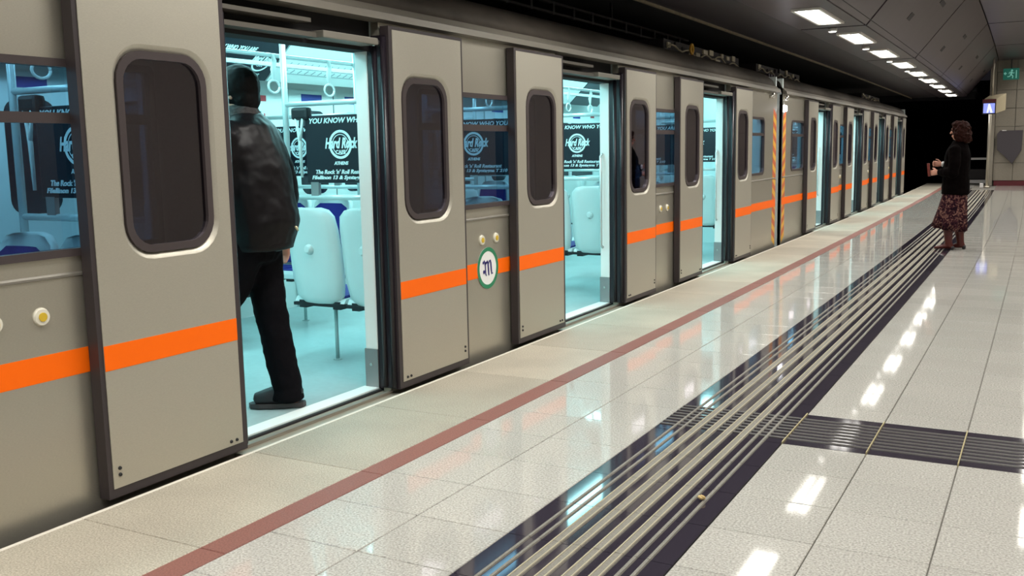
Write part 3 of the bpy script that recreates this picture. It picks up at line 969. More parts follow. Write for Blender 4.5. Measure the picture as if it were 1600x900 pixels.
    # ---- hazard strips at the coupled ends
    for e, sgn, on in ((ya, 1, end_a), (yb, -1, end_b and not is_far)):
        if not on: continue
        y0_, y1_ = (e+.02, e+.20) if sgn > 0 else (e-.20, e-.02)
        b = MB(); n = 22; z0_, z1_ = .03, 1.83; hz = (z1_-z0_)/n; sl = .09*sgn
        for i in range(n):
            za, zb = z0_+i*hz, z0_+(i+1)*hz
            b.add([(XB+.001, y0_, za-sl/2), (XB+.001, y1_, za+sl/2), (XB+.001, y1_, zb+sl/2), (XB+.001, y0_, zb-sl/2)], [(0, 1, 2, 3)], i % 2)
        P(b, 'hazard_strip', [M_hy, M_hr], fixn=False)
    return car, org

car_a, org_a = make_car(-2.9, 13.72, [.435, 3.885, 7.335, 10.785], False, True, 'nearer steel metro car, man stepping in, with round white logo', logo_bay=2)
car_b, org_b = make_car(14.08, 29.3, [16.90, 20.40, 23.90, 27.50], True, True, 'farther steel metro car, beyond the striped gap, towards the dark tunnel', is_far=True)
# bellows between the cars belong to the nearer car
b = MB()
for k in range(5):
    b.box(-2.6, -.30 if k % 2 else -.22, 13.72+k*.072, 13.72+(k+1)*.072, -.3, 2.35)
b.build('bellows', M_bellows, car_a, org_a)
# slanted cab end of the far car
b = MB(); b.extrude([(XF, -.4), (XB, -.4), (XB, 2.05), (-.3, 2.3), (-2.5, 2.3), (XF, 2.05)], 29.3, 29.42); b.build('cab_end', M_steel, car_b, org_b)
# lamps and handles by the gap
for (yy, zz, car, og, r) in ((13.30, 2.02, car_a, org_a, .022), (14.13, 2.02, car_b, org_b, .022)):
    b = MB(); b.cyl((XB, yy, zz), (XB+.05, yy, zz), r, 12); b.cyl((XB+.05, yy, zz-.03), (XB+.05, yy, zz+.05), r*.7, 10); b.build('corner_handle', M_chrome, car, og)
b = MB(); b.cyl((XB, 14.15, 1.885), (XB+.035, 14.15, 1.885), .050, 18, r1=.042); b.build('marker_lamp', M_lamp, car_b, org_b)
# roof equipment at the coupled ends
def roof_unit(car, og, y0, y1, sd, ring):
    rnd = random.Random(sd)
    ru = empty('roof_unit'); ru.parent = car
    b = MB(); b.box(-2.3, -.58, y0, y1, 2.40, 2.56); b.build('housing', M_vent, ru, og, bevel=.01)
    n = 11
    for k in range(n):
        y = y0+.08+(y1-y0-.2)*k/n
        w = rnd.uniform(.06, .2); z = rnd.uniform(2.43, 2.50)
        b = MB(); b.box(-.58, -.55-rnd.uniform(0, .02), y, y+w, z, z+rnd.uniform(.025, .075))
        b.build('fitting', rnd.choice([M_fit, M_vent, M_casing, M_fit]), ru, og, bevel=.006)
    b = MB(); b.path([(-.545, y0+.02+(y1-y0)*t, 2.46+.03*math.sin(t*31)+.02*math.sin(t*13)) for t in [i/24 for i in range(24)]], .010, 6); b.build('pipe', M_casing, ru, og)
    if ring:
        b = MB(); nn = 14; yc = y0+.80
        b.path([(-.52, yc+.05*math.cos(2*PI*i/nn), 2.50+.055*math.sin(2*PI*i/nn)) for i in range(nn+1)], .014, 8); b.build('lifting_ring', M_hy, ru, og)
roof_unit(car_a, org_a, 10.45, 13.5, 3, True)
roof_unit(car_b, org_b, 14.45, 17.4, 5, False)
roof_unit(car_b, org_b, 24.4, 27.6, 8, False)

# ================================================================== LIGHT FITTINGS
ORD = 'first second third fourth fifth sixth seventh eighth ninth tenth eleventh twelfth thirteenth fourteenth fifteenth'.split()
def ceiling_light(x, y, z, L, W, m, label, group):
    o_ = (x+bend(y), y+L/2, z)
    r = empty('ceiling_light', o_)
    tag(r, label, 'ceiling light', group)
    b = MB(); plate_ = b
    # shallow tray with a lip, diffuser below
    b.box(x-W/2-.03, x+W/2+.03, y-.03, y+L+.03, z+.012, z+.035, 0, 9)
    ring = [(x-W/2-.03, y-.03), (x+W/2+.03, y-.03), (x+W/2+.03, y+L+.03), (x-W/2-.03, y+L+.03)]
    inn = [(x-W/2, y), (x+W/2, y), (x+W/2, y+L), (x-W/2, y+L)]
    b.loop_strip([(p, q, z+.012) for p, q in ring], [(p, q, z-.008) for p, q in ring]); b.loop_strip([(p, q, z-.008) for p, q in ring], [(p, q, z-.008) for p, q in inn]); b.loop_strip([(p, q, z-.008) for p, q in inn], [(p, q, z+.012) for p, q in inn])
    b.build('frame', M_fix, r, o_)
    for q in (-1, 1):
        b = MB(); xc = x+q*W*.25; b.box(xc-W*.15, xc+W*.15, y+.02, y+L-.02, z-.002, z+.006, 0, 9); b.build('tube', m, r, o_)
    ld = bpy.data.lights.new('fitting_lamp', 'AREA')
    ld.shape = 'RECTANGLE'; ld.size = W; ld.size_y = L; ld.color = TUBE_COLOR; ld.spread = math.radians(142)
    ld.energy = LAMP_W if m is M_tube else LAMP_W_MID
    lo = bpy.data.objects.new('fitting_lamp', ld); C.objects.link(lo); lo.parent = r; lo.location = (0, 0, -.012)
    return r
ys = [10.86+2.635*k for k in range(-5, 9)]
nvis = 0
for y in ys:
    if y > 10: 
        lab = '%s visible bright ceiling light along the platform edge, counted from the near end' % ORD[nvis]
        nvis += 1
    else: lab = '%s ceiling light along the platform edge outside the picture, from the rear' % ORD[ys.index(y)]
    ceiling_light(.86, y, SOFZ-.016, 1.36, .25, M_tube, lab, 'fluorescent lights above the platform edge')
ns = 0
for y in ys:
    if 10 < y < 31:
        r = empty('small_ceiling_lamp', (.76+bend(y), y+1.98, SOFZ-.04))
        tag(r, 'small round lamp between the %s and next bright fluorescent ceiling light' % ORD[ns], 'ceiling lamp', 'small round lamps between the ceiling lights'); ns += 1
        b = MB(); b.cyl((.76, y+1.98, SOFZ-.045), (.76, y+1.98, SOFZ-.001), .055, 14); b.build('housing', M_fix, r, (.76, y+1.98, SOFZ-.04), bent=False)
        b = MB(); b.cyl((.76, y+1.98, SOFZ-.050), (.76, y+1.98, SOFZ-.0455), .042, 14); b.build('lens', M_spot, r, (.76, y+1.98, SOFZ-.04), bent=False)
for y in ys:
    ceiling_light(3.26, y+.1, 3.80, 1.5, .30, M_tube_mid, '%s ceiling light of the row over the platform middle, from the near end' % ORD[ys.index(y)], 'fluorescent lights over the platform middle')
    ceiling_light(5.6, y+.1, 3.80, 1.5, .30, M_tube_mid, '%s ceiling light of the row by the right-hand wall, from the near end' % ORD[ys.index(y)], 'fluorescent lights over the platform far side')

# ================================================================== END OF THE PLATFORM
# monitor hung from the wall pole
o_ = (1.555, 32.0, 2.12)
tv = tag(empty('monitor', o_), 'small monitor with glowing blue white screen near the tunnel mouth', 'monitor')
b = MB(); b.extrude([(1.38, 2.17), (1.74, 2.17), (1.74, 2.60), (1.38, 2.60)], 31.98, 32.03); b.build('front_bezel', M_gdark, tv, o_, bent=False, bevel=.012)
b = MB(); b.add([(1.41, 31.975, 2.20), (1.71, 31.975, 2.20), (1.71, 31.975, 2.48), (1.41, 31.975, 2.48)], [(0, 1, 2, 3)]); b.build('screen', M_screen, tv, o_, bent=False)
b = MB(); b.add([(1.50, 31.973, 2.21), (1.54, 31.973, 2.46), (1.58, 31.973, 2.46), (1.66, 31.973, 2.21), (1.60, 31.973, 2.21), (1.565, 31.973, 2.33), (1.545, 31.973, 2.21)], [(0, 1, 2, 3, 4, 5, 6)]); b.build('screen_picture', M_screen_w, tv, o_, bent=False)
b = MB(); b.box(1.38, 1.74, 31.96, 31.98, 2.50, 2.60); b.build('red_hood', M_darkred, tv, o_, bent=False)
vs8 = [(1.40, 32.03, 2.18), (1.74, 32.03, 2.18), (1.74, 32.03, 2.60), (1.40, 32.03, 2.60), (1.52, 32.45, 2.28), (1.98, 32.45, 2.28), (1.98, 32.45, 2.78), (1.52, 32.45, 2.72)]
b = MB(); b.add(vs8, [(0, 1, 2, 3), (4, 7, 6, 5), (0, 4, 5, 1), (1, 5, 6, 2), (2, 6, 7, 3), (3, 7, 4, 0)]); b.build('casing', M_casing, tv, o_, bent=False, bevel=.02)
b = MB(); b.cyl((1.62, 32.2, 2.70), (1.62, 32.2, 4.2), .03, 10); b.build('hanger', M_pole, tv, o_, bent=False)
po = tag(empty('pole', (1.56, 32.9, 0)), 'slim steel pole standing under the monitor by the end wall', 'pole')
b = MB(); b.cyl((1.555, 32.9, 0), (1.555, 32.9, 2.9), .045, 14); b.build('shaft', M_pole, po, (1.56, 32.9, 0), bent=False)
b = MB(); b.cyl((1.555, 32.9, 0), (1.555, 32.9, .05), .10, 16, r1=.07); b.build('base', M_pole, po, (1.56, 32.9, 0), bent=False)
b = MB(); b.box(1.36, 1.46, 32.86, 32.98, 0, .13); b.build('floor_box', M_brightrail, po, (1.56, 32.9, 0), bent=False, bevel=.01)
# exit sign with running figure
o_ = (2.02, 34.0, 3.4)
ex = tag(empty('exit_sign', o_), 'green running figure exit sign high on the tiled end wall', 'sign')
b = MB(); b.box(1.80, 2.24, 34.0, 34.05, 3.24, 3.58); b.build('sign_box', M_exit, ex, o_, bent=False, bevel=.01)
b = MB(); O = (2.02, 33.998, 3.41); R_, U_ = (1, 0, 0), (0, 0, 1)
disc2(b, (.02, .105), .03, O, R_, U_, .001)
ribbon(b, [(.015, .07), (-.005, -.02)], .05, O, R_, U_)
ribbon(b, [(-.005, -.02), (.05, -.06), (.04, -.13)], .026, O, R_, U_)
ribbon(b, [(-.005, -.02), (-.04, -.07), (-.10, -.08)], .026, O, R_, U_)
ribbon(b, [(.015, .06), (.06, .02), (.09, .04)], .02, O, R_, U_)
ribbon(b, [(.01, .06), (-.05, .05), (-.06, .0)], .02, O, R_, U_)
ribbon(b, [(.14, .11), (.14, -.13)], .025, O, R_, U_)
ribbon(b, [(-.19, .02), (-.12, .02)], .025, O, R_, U_)
ribbon(b, [(-.15, .06), (-.195, .02), (-.15, -.02)], .02, O, R_, U_)
b.build('running_figure', M_exit_w, ex, o_, bent=False)
b = MB(); b.cyl((2.02, 34.03, 3.58), (2.02, 34.03, 4.2), .015, 8); b.box(1.9, 2.14, 34.05, 34.42, 3.40, 3.44); b.build('bracket', M_gdark, ex, o_, bent=False)
# dark grey shield-shaped patch on the end wall
b = MB()
sh = [(1.70, 1.60), (1.78, 1.71), (2.42, 1.71), (2.40, 1.10), (2.16, .68), (1.94, .92), (1.72, 1.12)]
k = len(sh); b.add([(x, 34.30, z) for x, z in sh]+[(x, 34.42, z) for x, z in sh], [tuple(range(k)), tuple(range(k, 2*k))[::-1]]+[(i, (i+1) % k, k+(i+1) % k, k+i) for i in range(k)])
pn = tag(empty('wall_patch', (2.06, 34.4, 1.2)), 'dark grey shield shaped patch on the tiled end wall beside the pole', 'panel')
b.build('board', M_patch, pn, (2.06, 34.4, 1.2), bent=False, bevel=.008)
b = MB(); b.box(1.84, 1.96, 34.28, 34.30, 1.70, 1.725); b.build('clip', M_brightrail, pn, (2.06, 34.4, 1.2), bent=False)
# barrier closing the platform end at the tunnel mouth
o_ = (.95, 36.0, 0)
gt = tag(empty('end_barrier', o_), 'white railed barrier with dark infill across the platform end at the tunnel', 'barrier')
b = MB(); b.box(.30, 1.40, 35.98, 36.03, .79, .86); b.build('top_rail', M_brightrail, gt, o_, bent=False)
b = MB(); b.box(.30, 1.40, 35.98, 36.03, .02, .13); b.build('bottom_rail', M_brightrail, gt, o_, bent=False)
b = MB(); b.box(.34, 1.36, 36.0, 36.02, .16, .48); b.build('infill', M_vent, gt, o_, bent=False)
for xx in (.30, .84, 1.36): MB().box(xx, xx+.04, 35.97, 36.04, 0, .86).build('post', M_vent, gt, o_, bent=False)
# crumpled scrap on the strip
o_ = (2.07, 3.53, 0)
b = MB(); n, mrow = 9, 6
rnd = random.Random(4)
vs_ = []
for i in range(mrow+1):
    for j in range(n):
        a, e = 2*PI*j/n, PI*i/mrow
        r = rnd.uniform(.65, 1.1)
        vs_.append((2.07+.016*r*math.sin(e)*math.cos(a), 3.53+.013*r*math.sin(e)*math.sin(a), .016+.011*r*math.cos(e)))
b.add(vs_, [(i*n+j, i*n+(j+1) % n, (i+1)*n+(j+1) % n, (i+1)*n+j) for i in range(mrow) for j in range(n)])
b = b.build('paper_scrap', M_trash, None, o_, bent=False, fixn=False); b.location = o_
tag(b, 'tiny crumpled yellowish scrap of paper lying on the dark guide strip', 'scrap')

# ================================================================== PEOPLE
class Fig:
    """points of a figure in its own frame: f forward, l left, u up"""
    def __init__(s, origin, fwd):
        s.o = Vector(origin); s.F = Vector((fwd[0], fwd[1], 0)).normalized(); s.U = Vector((0, 0, 1)); s.L = s.U.cross(s.F)
    def P(s, f, l, u): return s.o+s.F*f+s.L*l+s.U*u
def tube(b, pts, rad, n=14, side=None):
    """closed tube through points; rad: list of r or (r_side, r_front); side: vector for the first radius"""
    pts = [Vector(p) for p in pts]; k = len(pts); vs_ = []; fs = []
    rad = [(r, r) if not isinstance(r, (tuple, list)) else r for r in rad]
    ref = Vector(side) if side is not None else None
    for i, p in enumerate(pts):
        d = (pts[min(i+1, k-1)]-pts[max(i-1, 0)]).normalized()
        u = ref if ref is not None else d.orthogonal()
        u = (u-d*u.dot(d)).normalized(); w = d.cross(u)
        if ref is None: ref = u
        vs_ += [p+u*(math.cos(2*PI*j/n)*rad[i][0])+w*(math.sin(2*PI*j/n)*rad[i][1]) for j in range(n)]
    for i in range(k-1):
        for j in range(n):
            j2 = (j+1) % n
            fs.append((i*n+j, i*n+j2, (i+1)*n+j2, (i+1)*n+j))
    c0, c1 = len(vs_), len(vs_)+1
    d0 = (pts[1]-pts[0]).normalized(); d1 = (pts[-1]-pts[-2]).normalized()
    vs_ += [pts[0]-d0*min(rad[0])*.5, pts[-1]+d1*min(rad[-1])*.5]
    for j in range(n):
        j2 = (j+1) % n
        fs.append((c0, j2, j)); fs.append((c1, (k-1)*n+j, (k-1)*n+j2))
    b.add(vs_, fs, 0, True)
def ball(b, c, ax, rr, n=14, m=9):
    """ellipsoid, ax: three axes"""
    c = Vector(c); vs_ = []; fs = []
    for i in range(1, m):
        e = PI*i/m
        for j in range(n):
            a = 2*PI*j/n
            vs_.append(c+ax[0]*(rr[0]*math.sin(e)*math.cos(a))+ax[1]*(rr[1]*math.sin(e)*math.sin(a))+ax[2]*(rr[2]*math.cos(e)))
    t, q = len(vs_), len(vs_)+1
    vs_ += [c+ax[2]*rr[2], c-ax[2]*rr[2]]
    for i in range(m-2):
        for j in range(n):
            j2 = (j+1) % n; fs.append((i*n+j, (i+1)*n+j, (i+1)*n+j2, i*n+j2))
    for j in range(n):
        j2 = (j+1) % n; fs.append((t, j, j2)); fs.append((q, (m-2)*n+j2, (m-2)*n+j))
    b.add(vs_, fs, 0, True)
def fuse(b, name, m, parent, org, voxel=.008, smooth=4, wrinkle=0.0, wr_scale=.08):
    """union the closed pieces of b into one continuous skin"""
    o = b.build(name, m, None, org, bent=False)
    md = o.modifiers.new('remesh', 'REMESH'); md.mode = 'VOXEL'; md.voxel_size = voxel; md.use_smooth_shade = True
    ms = o.modifiers.new('smooth', 'SMOOTH'); ms.factor = .5; ms.iterations = smooth
    if wrinkle:
        tx = bpy.data.textures.new('folds', 'CLOUDS'); tx.noise_scale = wr_scale; tx.noise_depth = 2
        mdp = o.modifiers.new('folds', 'DISPLACE'); mdp.texture = tx; mdp.strength = wrinkle; mdp.mid_level = .5
    dg = bpy.context.evaluated_depsgraph_get()
    me = bpy.data.meshes.new_from_object(o.evaluated_get(dg))
    me.name = name
    if len(me.materials) == 0: me.materials.append(m)
    old = o.data
    o.modifiers.clear(); o.data = me
    bpy.data.meshes.remove(old)
    me.polygons.foreach_set('use_smooth', [True]*len(me.polygons))
    if parent is not None: o.parent = parent
    return o
def hand(b, wrist, d, palm_n, thumb_side, s=1.0, curl=.5):
    """palm, four fingers of different length and a thumb; d points to the fingertips, palm_n out of the palm"""
    wrist = Vector(wrist); d = Vector(d).normalized(); pn = Vector(palm_n); pn = (pn-d*pn.dot(d)).normalized(); t = Vector(thumb_side); t = (t-d*t.dot(d)-pn*t.dot(pn)).normalized()
    tube(b, [wrist-d*.02*s, wrist+d*.03*s, wrist+d*.085*s], [(.026*s, .020*s), (.038*s, .017*s), (.041*s, .014*s)], 12, t)
    for i, (off, L) in enumerate(((.030, .072), (.010, .082), (-.011, .076), (-.031, .058))):
        base = wrist+d*.085*s+t*off*s
        a1, a2 = curl*.7, curl*1.5
        q1 = base+(d*math.cos(a1)+pn*math.sin(a1))*L*.45*s
        q2 = q1+(d*math.cos(a2)+pn*math.sin(a2))*L*.33*s
        q3 = q2+(d*math.cos(a2*1.35)+pn*math.sin(a2*1.35))*L*.25*s
        tube(b, [base-d*.02*s, base, q1, q2, q3], [.009*s, .0095*s, .0088*s, .0080*s, .0066*s], 8)
    tb = wrist+d*.025*s+t*.030*s
    q1 = tb+(d*.75+t*.62+pn*.25).normalized()*.042*s
    q2 = q1+(d*.92+t*.20+pn*.35).normalized()*.034*s
    tube(b, [tb-t*.012*s, tb, q1, q2], [.013*s, .0125*s, .0105*s, .0085*s], 8)
def head_faces(b, g, c, s=1.0, axes=None):
    """skull, jaw, nose, lips, brow, ears into the body mesh; c is the middle of the head"""
    F, L, U = axes or (g.F, g.L, g.U)
    c = Vector(c)
    ball(b, c+U*.015*s-F*.006*s, (F, L, U), (.097*s, .076*s, .105*s), 18, 12)
    ball(b, c-U*.055*s+F*.022*s, (F, L, U), (.066*s, .056*s, .062*s), 14, 10)
    ball(b, c-U*.098*s+F*.055*s, (F, L, U), (.022*s, .026*s, .018*s))
    tube(b, [c+F*.088*s+U*.018*s, c+F*.103*s-U*.012*s, c+F*.112*s-U*.030*s], [.009*s, .012*s, .015*s], 8)
    ball(b, c+F*.083*s+U*.032*s, (F, L, U), (.014*s, .05*s, .010*s))
    ball(b, c+F*.084*s-U*.062*s, (F, L, U), (.012*s, .025*s, .006*s)); ball(b, c+F*.082*s-U*.074*s, (F, L, U), (.012*s, .021*s, .007*s))
    for q in (-1, 1):
        ball(b, c+L*.076*s*q-F*.008*s-U*.012*s, (F, L, U), (.020*s, .009*s, .032*s), 10, 8)
def eyes(g, c, parent, org, s=1.0, axes=None):
    F, L, U = axes or (g.F, g.L, g.U)
    for q in (-1, 1):
        b = MB(); ball(b, Vector(c)+F*.083*s+L*.031*s*q+U*.012*s, (F, L, U), (.010*s, .013*s, .009*s), 10, 8); b.build('eye', M_eye, parent, org, bent=False)

# ---- the man stepping into the car
mo = (-.445, 3.85, .006)
man = tag(empty('person', mo), 'person in black leather jacket and dark trousers stepping through the train door', 'person')
g = Fig(mo, (-.97, -.22))
P = g.P
hc = P(.085, .0, 1.680)
hax = ((g.F*.97-g.U*.20).normalized(), g.L, (g.U*.97+g.F*.20).normalized())
b = MB()
tube(b, [P(-.005, 0, .86), P(.0, 0, .95), P(.02, 0, 1.10), P(.05, 0, 1.28), P(.07, 0, 1.40), P(.09, 0, 1.48)], [(.15, .115), (.165, .115), (.145, .10), (.175, .115), (.18, .10), (.09, .07)], 18, g.L)
tube(b, [P(.06, 0, 1.44), P(.065, 0, 1.54), P(.075, 0, 1.62)], [.066, .062, .060], 14)
head_faces(b, g, hc, 1.02, hax)
# rear (right) leg, front (left) leg
legR = [P(.025, -.075, .93), P(.02, -.075, .72), P(-.005, -.08, .50), P(-.045, -.08, .28), P(-.08, -.08, .09)]
legL = [P(.01, .095, .93), P(.10, .10, .72), P(.21, .10, .52), P(.30, .10, .30), P(.375, .10, .10)]
for lg in (legR, legL):
    tube(b, lg, [.092, .080, .060, .058, .040], 14)
tube(b, [legR[-1]-g.F*.05-g.U*.03, legR[-1]+g.F*.06-g.U*.045, legR[-1]+g.F*.17-g.U*.06], [(.038, .045), (.042, .035), (.038, .022)], 10, g.L)
tube(b, [legL[-1]-g.F*.05-g.U*.03, legL[-1]+g.F*.06-g.U*.045, legL[-1]+g.F*.17-g.U*.06], [(.038, .045), (.042, .035), (.038, .022)], 10, g.L)
armR = [P(.045, -.195, 1.45), P(.01, -.262, 1.29), P(-.01, -.290, 1.13), P(.0, -.292, 1.00), P(.015, -.297, .895)]
armL = [P(.045, .195, 1.45), P(.06, .27, 1.28), P(.07, .29, 1.14), P(.19, .25, 1.10), P(.30, .20, 1.10)]
tube(b, armR, [.055, .050, .042, .038, .028], 12); tube(b, armL, [.055, .050, .042, .038, .028], 12)
hand(b, armR[-1], (armR[-1]-armR[-2]), g.L, g.F, 1.0, .55)
hand(b, armL[-1], (armL[-1]-armL[-2]), -g.L, g.U, 1.0, .6)
fuse(b, 'body', M_skin, man, mo, .0065, 3)
eyes(g, hc, man, mo, 1.02, hax)
# hair: close cropped cap over the skull and nape
b = MB()
F, L, U = hax
ball(b, hc+U*.026-F*.024, (F, L, U), (.112, .098, .116), 18, 12)
ball(b, hc-U*.040-F*.050, (F, L, U), (.070, .082, .080), 14, 9)
ball(b, hc+U*.075+F*.035, (F, L, U), (.065, .070, .045), 14, 9)
fuse(b, 'hair', M_hair, man, mo, .008, 2, .006, .03)
# trousers
b = MB()
tube(b, [P(.0, .01, 1.02), P(.005, .01, .95), P(.015, .01, .88), P(.02, .01, .82)], [(.165, .13), (.175, .135), (.172, .13), (.15, .115)], 18, g.L)
off = lambda lg, q: [v for v in lg]
tube(b, [legR[0], legR[1], legR[2], legR[3], legR[4]+g.U*.02, legR[4]-g.U*.045], [.108, .100, .088, .082, .080, .088], 16)
tube(b, [legL[0], legL[1], legL[2], legL[3], legL[4]+g.U*.02, legL[4]-g.U*.04], [.112, .105, .088, .084, .080, .082], 16)
fuse(b, 'trousers', M_trouser, man, mo, .010, 3, .018, .07)
# shoes
for a_, fd in ((legR[-1], (g.F*.9+g.L*.30).normalized()), (legL[-1], g.F)):
    sd = g.U.cross(fd)
    a0 = Vector((a_.x, a_.y, mo[2]))
    b = MB()
    tube(b, [a0-fd*.065+g.U*.055, a0-fd*.03+g.U*.072, a0+fd*.05+g.U*.066, a0+fd*.12+g.U*.054, a0+fd*.175+g.U*.044], [(.040, .044), (.046, .064), (.050, .056), (.052, .044), (.038, .034)], 14, sd)
    sh_o = fuse(b, 'shoe', M_shoe, man, mo, .007, 2)
    b = MB()
    loop = [(-.095, 0), (-.085, .032), (-.02, .040), (.08, .050), (.15, .050), (.200, .030), (.214, 0), (.200, -.030), (.15, -.050), (.08, -.050), (-.02, -.040), (-.085, -.032)]
    lo = [a0+fd*x_+sd*y_ for x_, y_ in loop]; hi = [v+g.U*.024 for v in lo]
    b.loop_strip(lo, hi); b.add(lo, [tuple(range(12))[::-1]]); b.add(hi, [tuple(range(12))])
    b.build('sole', M_sole, sh_o, mo, bent=False)
# jacket: blouson body and sleeves in one skin
b = MB()
tube(b, [P(-.02, 0, .885), P(-.02, 0, .93), P(-.03, 0, 1.00), P(-.005, 0, 1.14), P(.015, 0, 1.28), P(.03, 0, 1.40), P(.04, 0, 1.49), P(.055, 0, 1.55)],
     [(.200, .150), (.212, .160), (.232, .175), (.238, .180), (.245, .176), (.245, .160), (.205, .130), (.110, .095)], 22, g.L)
ball(b, armL[2], (g.F, g.L, g.U), (.085, .085, .085)); ball(b, armR[2], (g.F, g.L, g.U), (.078, .078, .078))
tube(b, [P(.04, -.15, 1.47), armR[0]+g.L*-.015, armR[1]-g.L*.01, armR[2], armR[3], armR[4]+g.U*.015], [.075, .088, .082, .075, .066, .056], 14)
tube(b, [P(.04, .15, 1.47), armL[0]+g.L*.015, armL[1], armL[2]], [.075, .088, .082, .078], 14); tube(b, [armL[2], armL[3], armL[4]-g.F*.02], [.078, .068, .056], 14)
jk = fuse(b, 'jacket', M_leather, man, mo, .010, 3, .020, .13)
b = MB()
n = 40
def hem(u, r0, r1):
    return [P(-.02+r1*math.sin(2*PI*i/n), r0*math.cos(2*PI*i/n), u) for i in range(n)]
H = [hem(.866, .182, .132), hem(.870, .196, .146), hem(.895, .203, .153), hem(.925, .203, .153), hem(.932, .190, .142)]
for q in range(4): b.loop_strip(H[q], H[q+1], 0, True)
b.loop_strip(H[4], H[0])
b.build('hem_band', M_leather, jk, mo, bent=False)
b = MB(); b.path(hem(.934, .203, .154)+hem(.934, .203, .154)[:1], .006, 6); b.build('hem_seam', M_leather, jk, mo, bent=False)
b = MB(); tube(b, [P(.05, 0, 1.49), P(.06, 0, 1.55), P(.065, 0, 1.60)], [(.125, .110), (.105, .098), (.090, .088)], 18, g.L); fuse(b, 'collar', M_collar, jk, mo, .009, 3, .012, .03)
b = MB(); zc = P(-.213, -.01, .985); b.path([zc, zc-g.L*.012-g.U*.008, zc-g.L*.024-g.U*.022], [.006, .008, .005], 8); b.build('zip_tab', M_zip, jk, mo, bent=False)

# ---- the woman waiting
wo = (2.13, 13.70, 0)
wom = tag(empty('person', wo), 'woman with auburn hair in dark coat and patterned skirt waiting on the platform', 'person')
g = Fig(wo, (-.985, .17))
P = g.P
hc = P(-.035, 0, 1.505)
b = MB()
tube(b, [P(-.02, 0, .80), P(-.02, 0, .90), P(-.015, 0, 1.04), P(-.015, 0, 1.18), P(-.03, 0, 1.29), P(-.035, 0, 1.36)], [(.155, .11), (.16, .11), (.125, .09), (.15, .115), (.155, .09), (.07, .055)], 16, g.L)
tube(b, [P(-.04, 0, 1.32), P(-.04, 0, 1.40), P(-.035, 0, 1.45)], [.05, .046, .046], 12)
head_faces(b, g, hc, .93)
wl = [[P(-.02, q*.08, .84), P(-.01+.015*q, q*.085, .62), P(.0+.03*q, q*.085, .44), P(-.02+.045*q, q*.085, .24), P(-.035+.05*q, q*.085, .08)] for q in (1, -1)]
for lg in wl: tube(b, lg, [.085, .072, .052, .048, .034], 12)
wl_feet = []
aR = [P(-.03, -.165, 1.28), P(-.05, -.205, 1.12), P(-.03, -.21, 1.02), P(.09, -.14, 1.05), P(.175, -.06, 1.09)]
aL = [P(-.03, .165, 1.28), P(-.05, .205, 1.10), P(-.03, .20, .99), P(.09, .13, .99), P(.185, .05, .99)]
tube(b, aR, [.045, .042, .036, .032, .024], 12); tube(b, aL, [.045, .042, .036, .032, .024], 12)
hand(b, aR[-1], g.F*.9+g.L*.4+g.U*.1, g.L, g.U, .95, .9)
hand(b, aL[-1], g.F*.95-g.L*.2-g.U*.1, -g.L, g.U, .95, .9)
fuse(b, 'body', M_skin, wom, wo, .0065, 3)
eyes(g, hc, wom, wo, .93)
b = MB(); F, L, U = g.F, g.L, g.U
ball(b, hc+U*.022-F*.026, (F, L, U), (.110, .105, .108), 16, 11)
ball(b, hc-U*.06-F*.065, (F, L, U), (.080, .118, .10), 14, 9)
ball(b, hc-U*.10-F*.085, (F, L, U), (.060, .105, .06), 12, 8)
for q in (-1, 1): ball(b, hc-U*.04+L*.085*q-F*.015, (F, L, U), (.060, .035, .105), 12, 9)
ball(b, hc+U*.085+F*.035, (F, L, U), (.058, .08, .040), 12, 8)
fuse(b, 'hair', M_auburn, wom, wo, .008, 2, .045, .035)
# skirt: flared and pleated
b = MB(); n = 48; rows = [(.80, .165, .135, 0), (.66, .178, .145, .010), (.50, .190, .16, .020), (.36, .200, .178, .030), (.265, .205, .19, .036)]
vs_ = []
for inner in (0, 1):
    for u, rs, rf, am in rows:
        for i in range(n):
            a = 2*PI*i/n; k = 1+am/rs*math.sin(a*9+u*2.0)-inner*.03
            drop = .045*math.cos(a)
            vs_.append(P(-.025+rf*k*math.cos(a)+.11*(.8-u), rs*k*math.sin(a), u+(drop*(.8-u)*1.2)))
R_ = len(rows)
fs = [(r*n+i, r*n+(i+1) % n, (r+1)*n+(i+1) % n, (r+1)*n+i) for r in range(R_-1) for i in range(n)]
fs += [tuple(v+R_*n for v in f) for f in fs]
fs += [((R_-1)*n+i, (R_-1)*n+(i+1) % n, (2*R_-1)*n+(i+1) % n, (2*R_-1)*n+i) for i in range(n)]
b.add(vs_, fs, 0, True); b.build('skirt', M_skirt_w, wom, wo, bent=False)
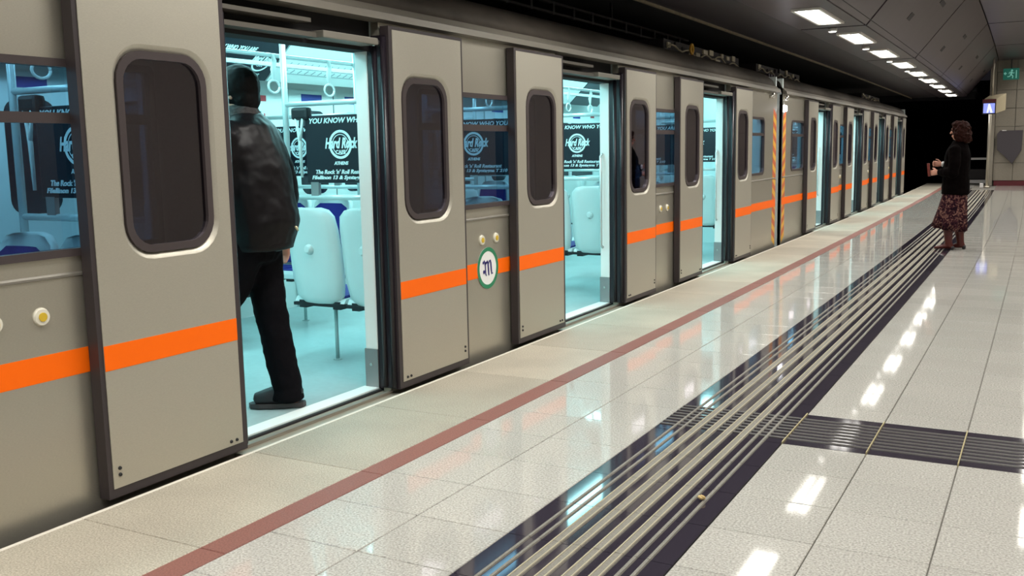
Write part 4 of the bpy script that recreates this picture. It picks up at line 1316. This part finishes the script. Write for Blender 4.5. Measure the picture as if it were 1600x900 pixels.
# coat
b = MB()
tube(b, [P(-.02, 0, .715), P(-.02, 0, .80), P(-.02, 0, .95), P(-.025, 0, 1.08), P(-.03, 0, 1.20), P(-.04, 0, 1.28), P(-.045, 0, 1.345), P(-.045, 0, 1.385)],
     [(.195, .165), (.195, .165), (.185, .155), (.175, .15), (.18, .15), (.175, .125), (.12, .095), (.08, .075)], 18, g.L)
ball(b, aL[2], (g.F, g.L, g.U), (.072, .072, .072)); ball(b, aR[2], (g.F, g.L, g.U), (.072, .072, .072))
tube(b, [P(-.035, -.13, 1.29), aR[0], aR[1], aR[2]], [.06, .070, .070, .066], 12); tube(b, [aR[2], aR[3], aR[4]-g.F*.025], [.068, .058, .046], 12)
tube(b, [P(-.035, .13, 1.29), aL[0], aL[1], aL[2]], [.06, .070, .070, .066], 12); tube(b, [aL[2], aL[3], aL[4]-g.F*.025], [.068, .058, .046], 12)
ct = fuse(b, 'coat', M_coat, wom, wo, .009, 3, .016, .07)
b = MB(); tube(b, [aR[4]-g.F*.022, aR[4]-g.F*.006], [.037, .036], 12); b.build('cuff', M_cuff, ct, wo, bent=False)
# boots
for lg, q in zip(wl, (1, -1)):
    a0 = Vector((lg[-1].x, lg[-1].y, 0))
    fd = (g.F+g.L*.08*q).normalized(); sd = g.U.cross(fd)
    b = MB()
    tube(b, [lg[2]-g.U*.10, lg[3], lg[4]+g.U*.02, a0+g.U*.045-fd*.01], [.060, .058, .046, .044], 14)
    tube(b, [a0-fd*.045+g.U*.055, a0+fd*.01+g.U*.055, a0+fd*.09+g.U*.036, a0+fd*.165+g.U*.022], [(.034, .036), (.038, .042), (.040, .026), (.020, .016)], 12, sd)
    bt = fuse(b, 'boot', M_boot, wom, wo, .007, 2)
    b = MB(); tube(b, [a0-fd*.045+g.U*.045, a0-fd*.048+g.U*.006], [.028, .022], 10); b.build('heel', M_shoe, bt, wo, bent=False)
# the flat red thing in her hands
rc = P(.315, .0, 1.02)
b = MB()
A = g.F*.95+g.U*.0; A = A.normalized(); S = g.L
c8 = [rc+A*(x_*.014)+S*(y_*.022)+(g.U*.99+g.F*.12)*(z_*.085) for z_ in (-1, 1) for y_ in (-1, 1) for x_ in (-1, 1)]
b.add(c8, [(0, 1, 3, 2), (4, 6, 7, 5), (0, 4, 5, 1), (2, 3, 7, 6), (0, 2, 6, 4), (1, 5, 7, 3)])
rd = b.build('red_case', M_redthing, None, tuple(rc), bent=False, bevel=.006); rd.location = rc
tag(rd, 'flat red case held upright in front of her by the woman', 'case')
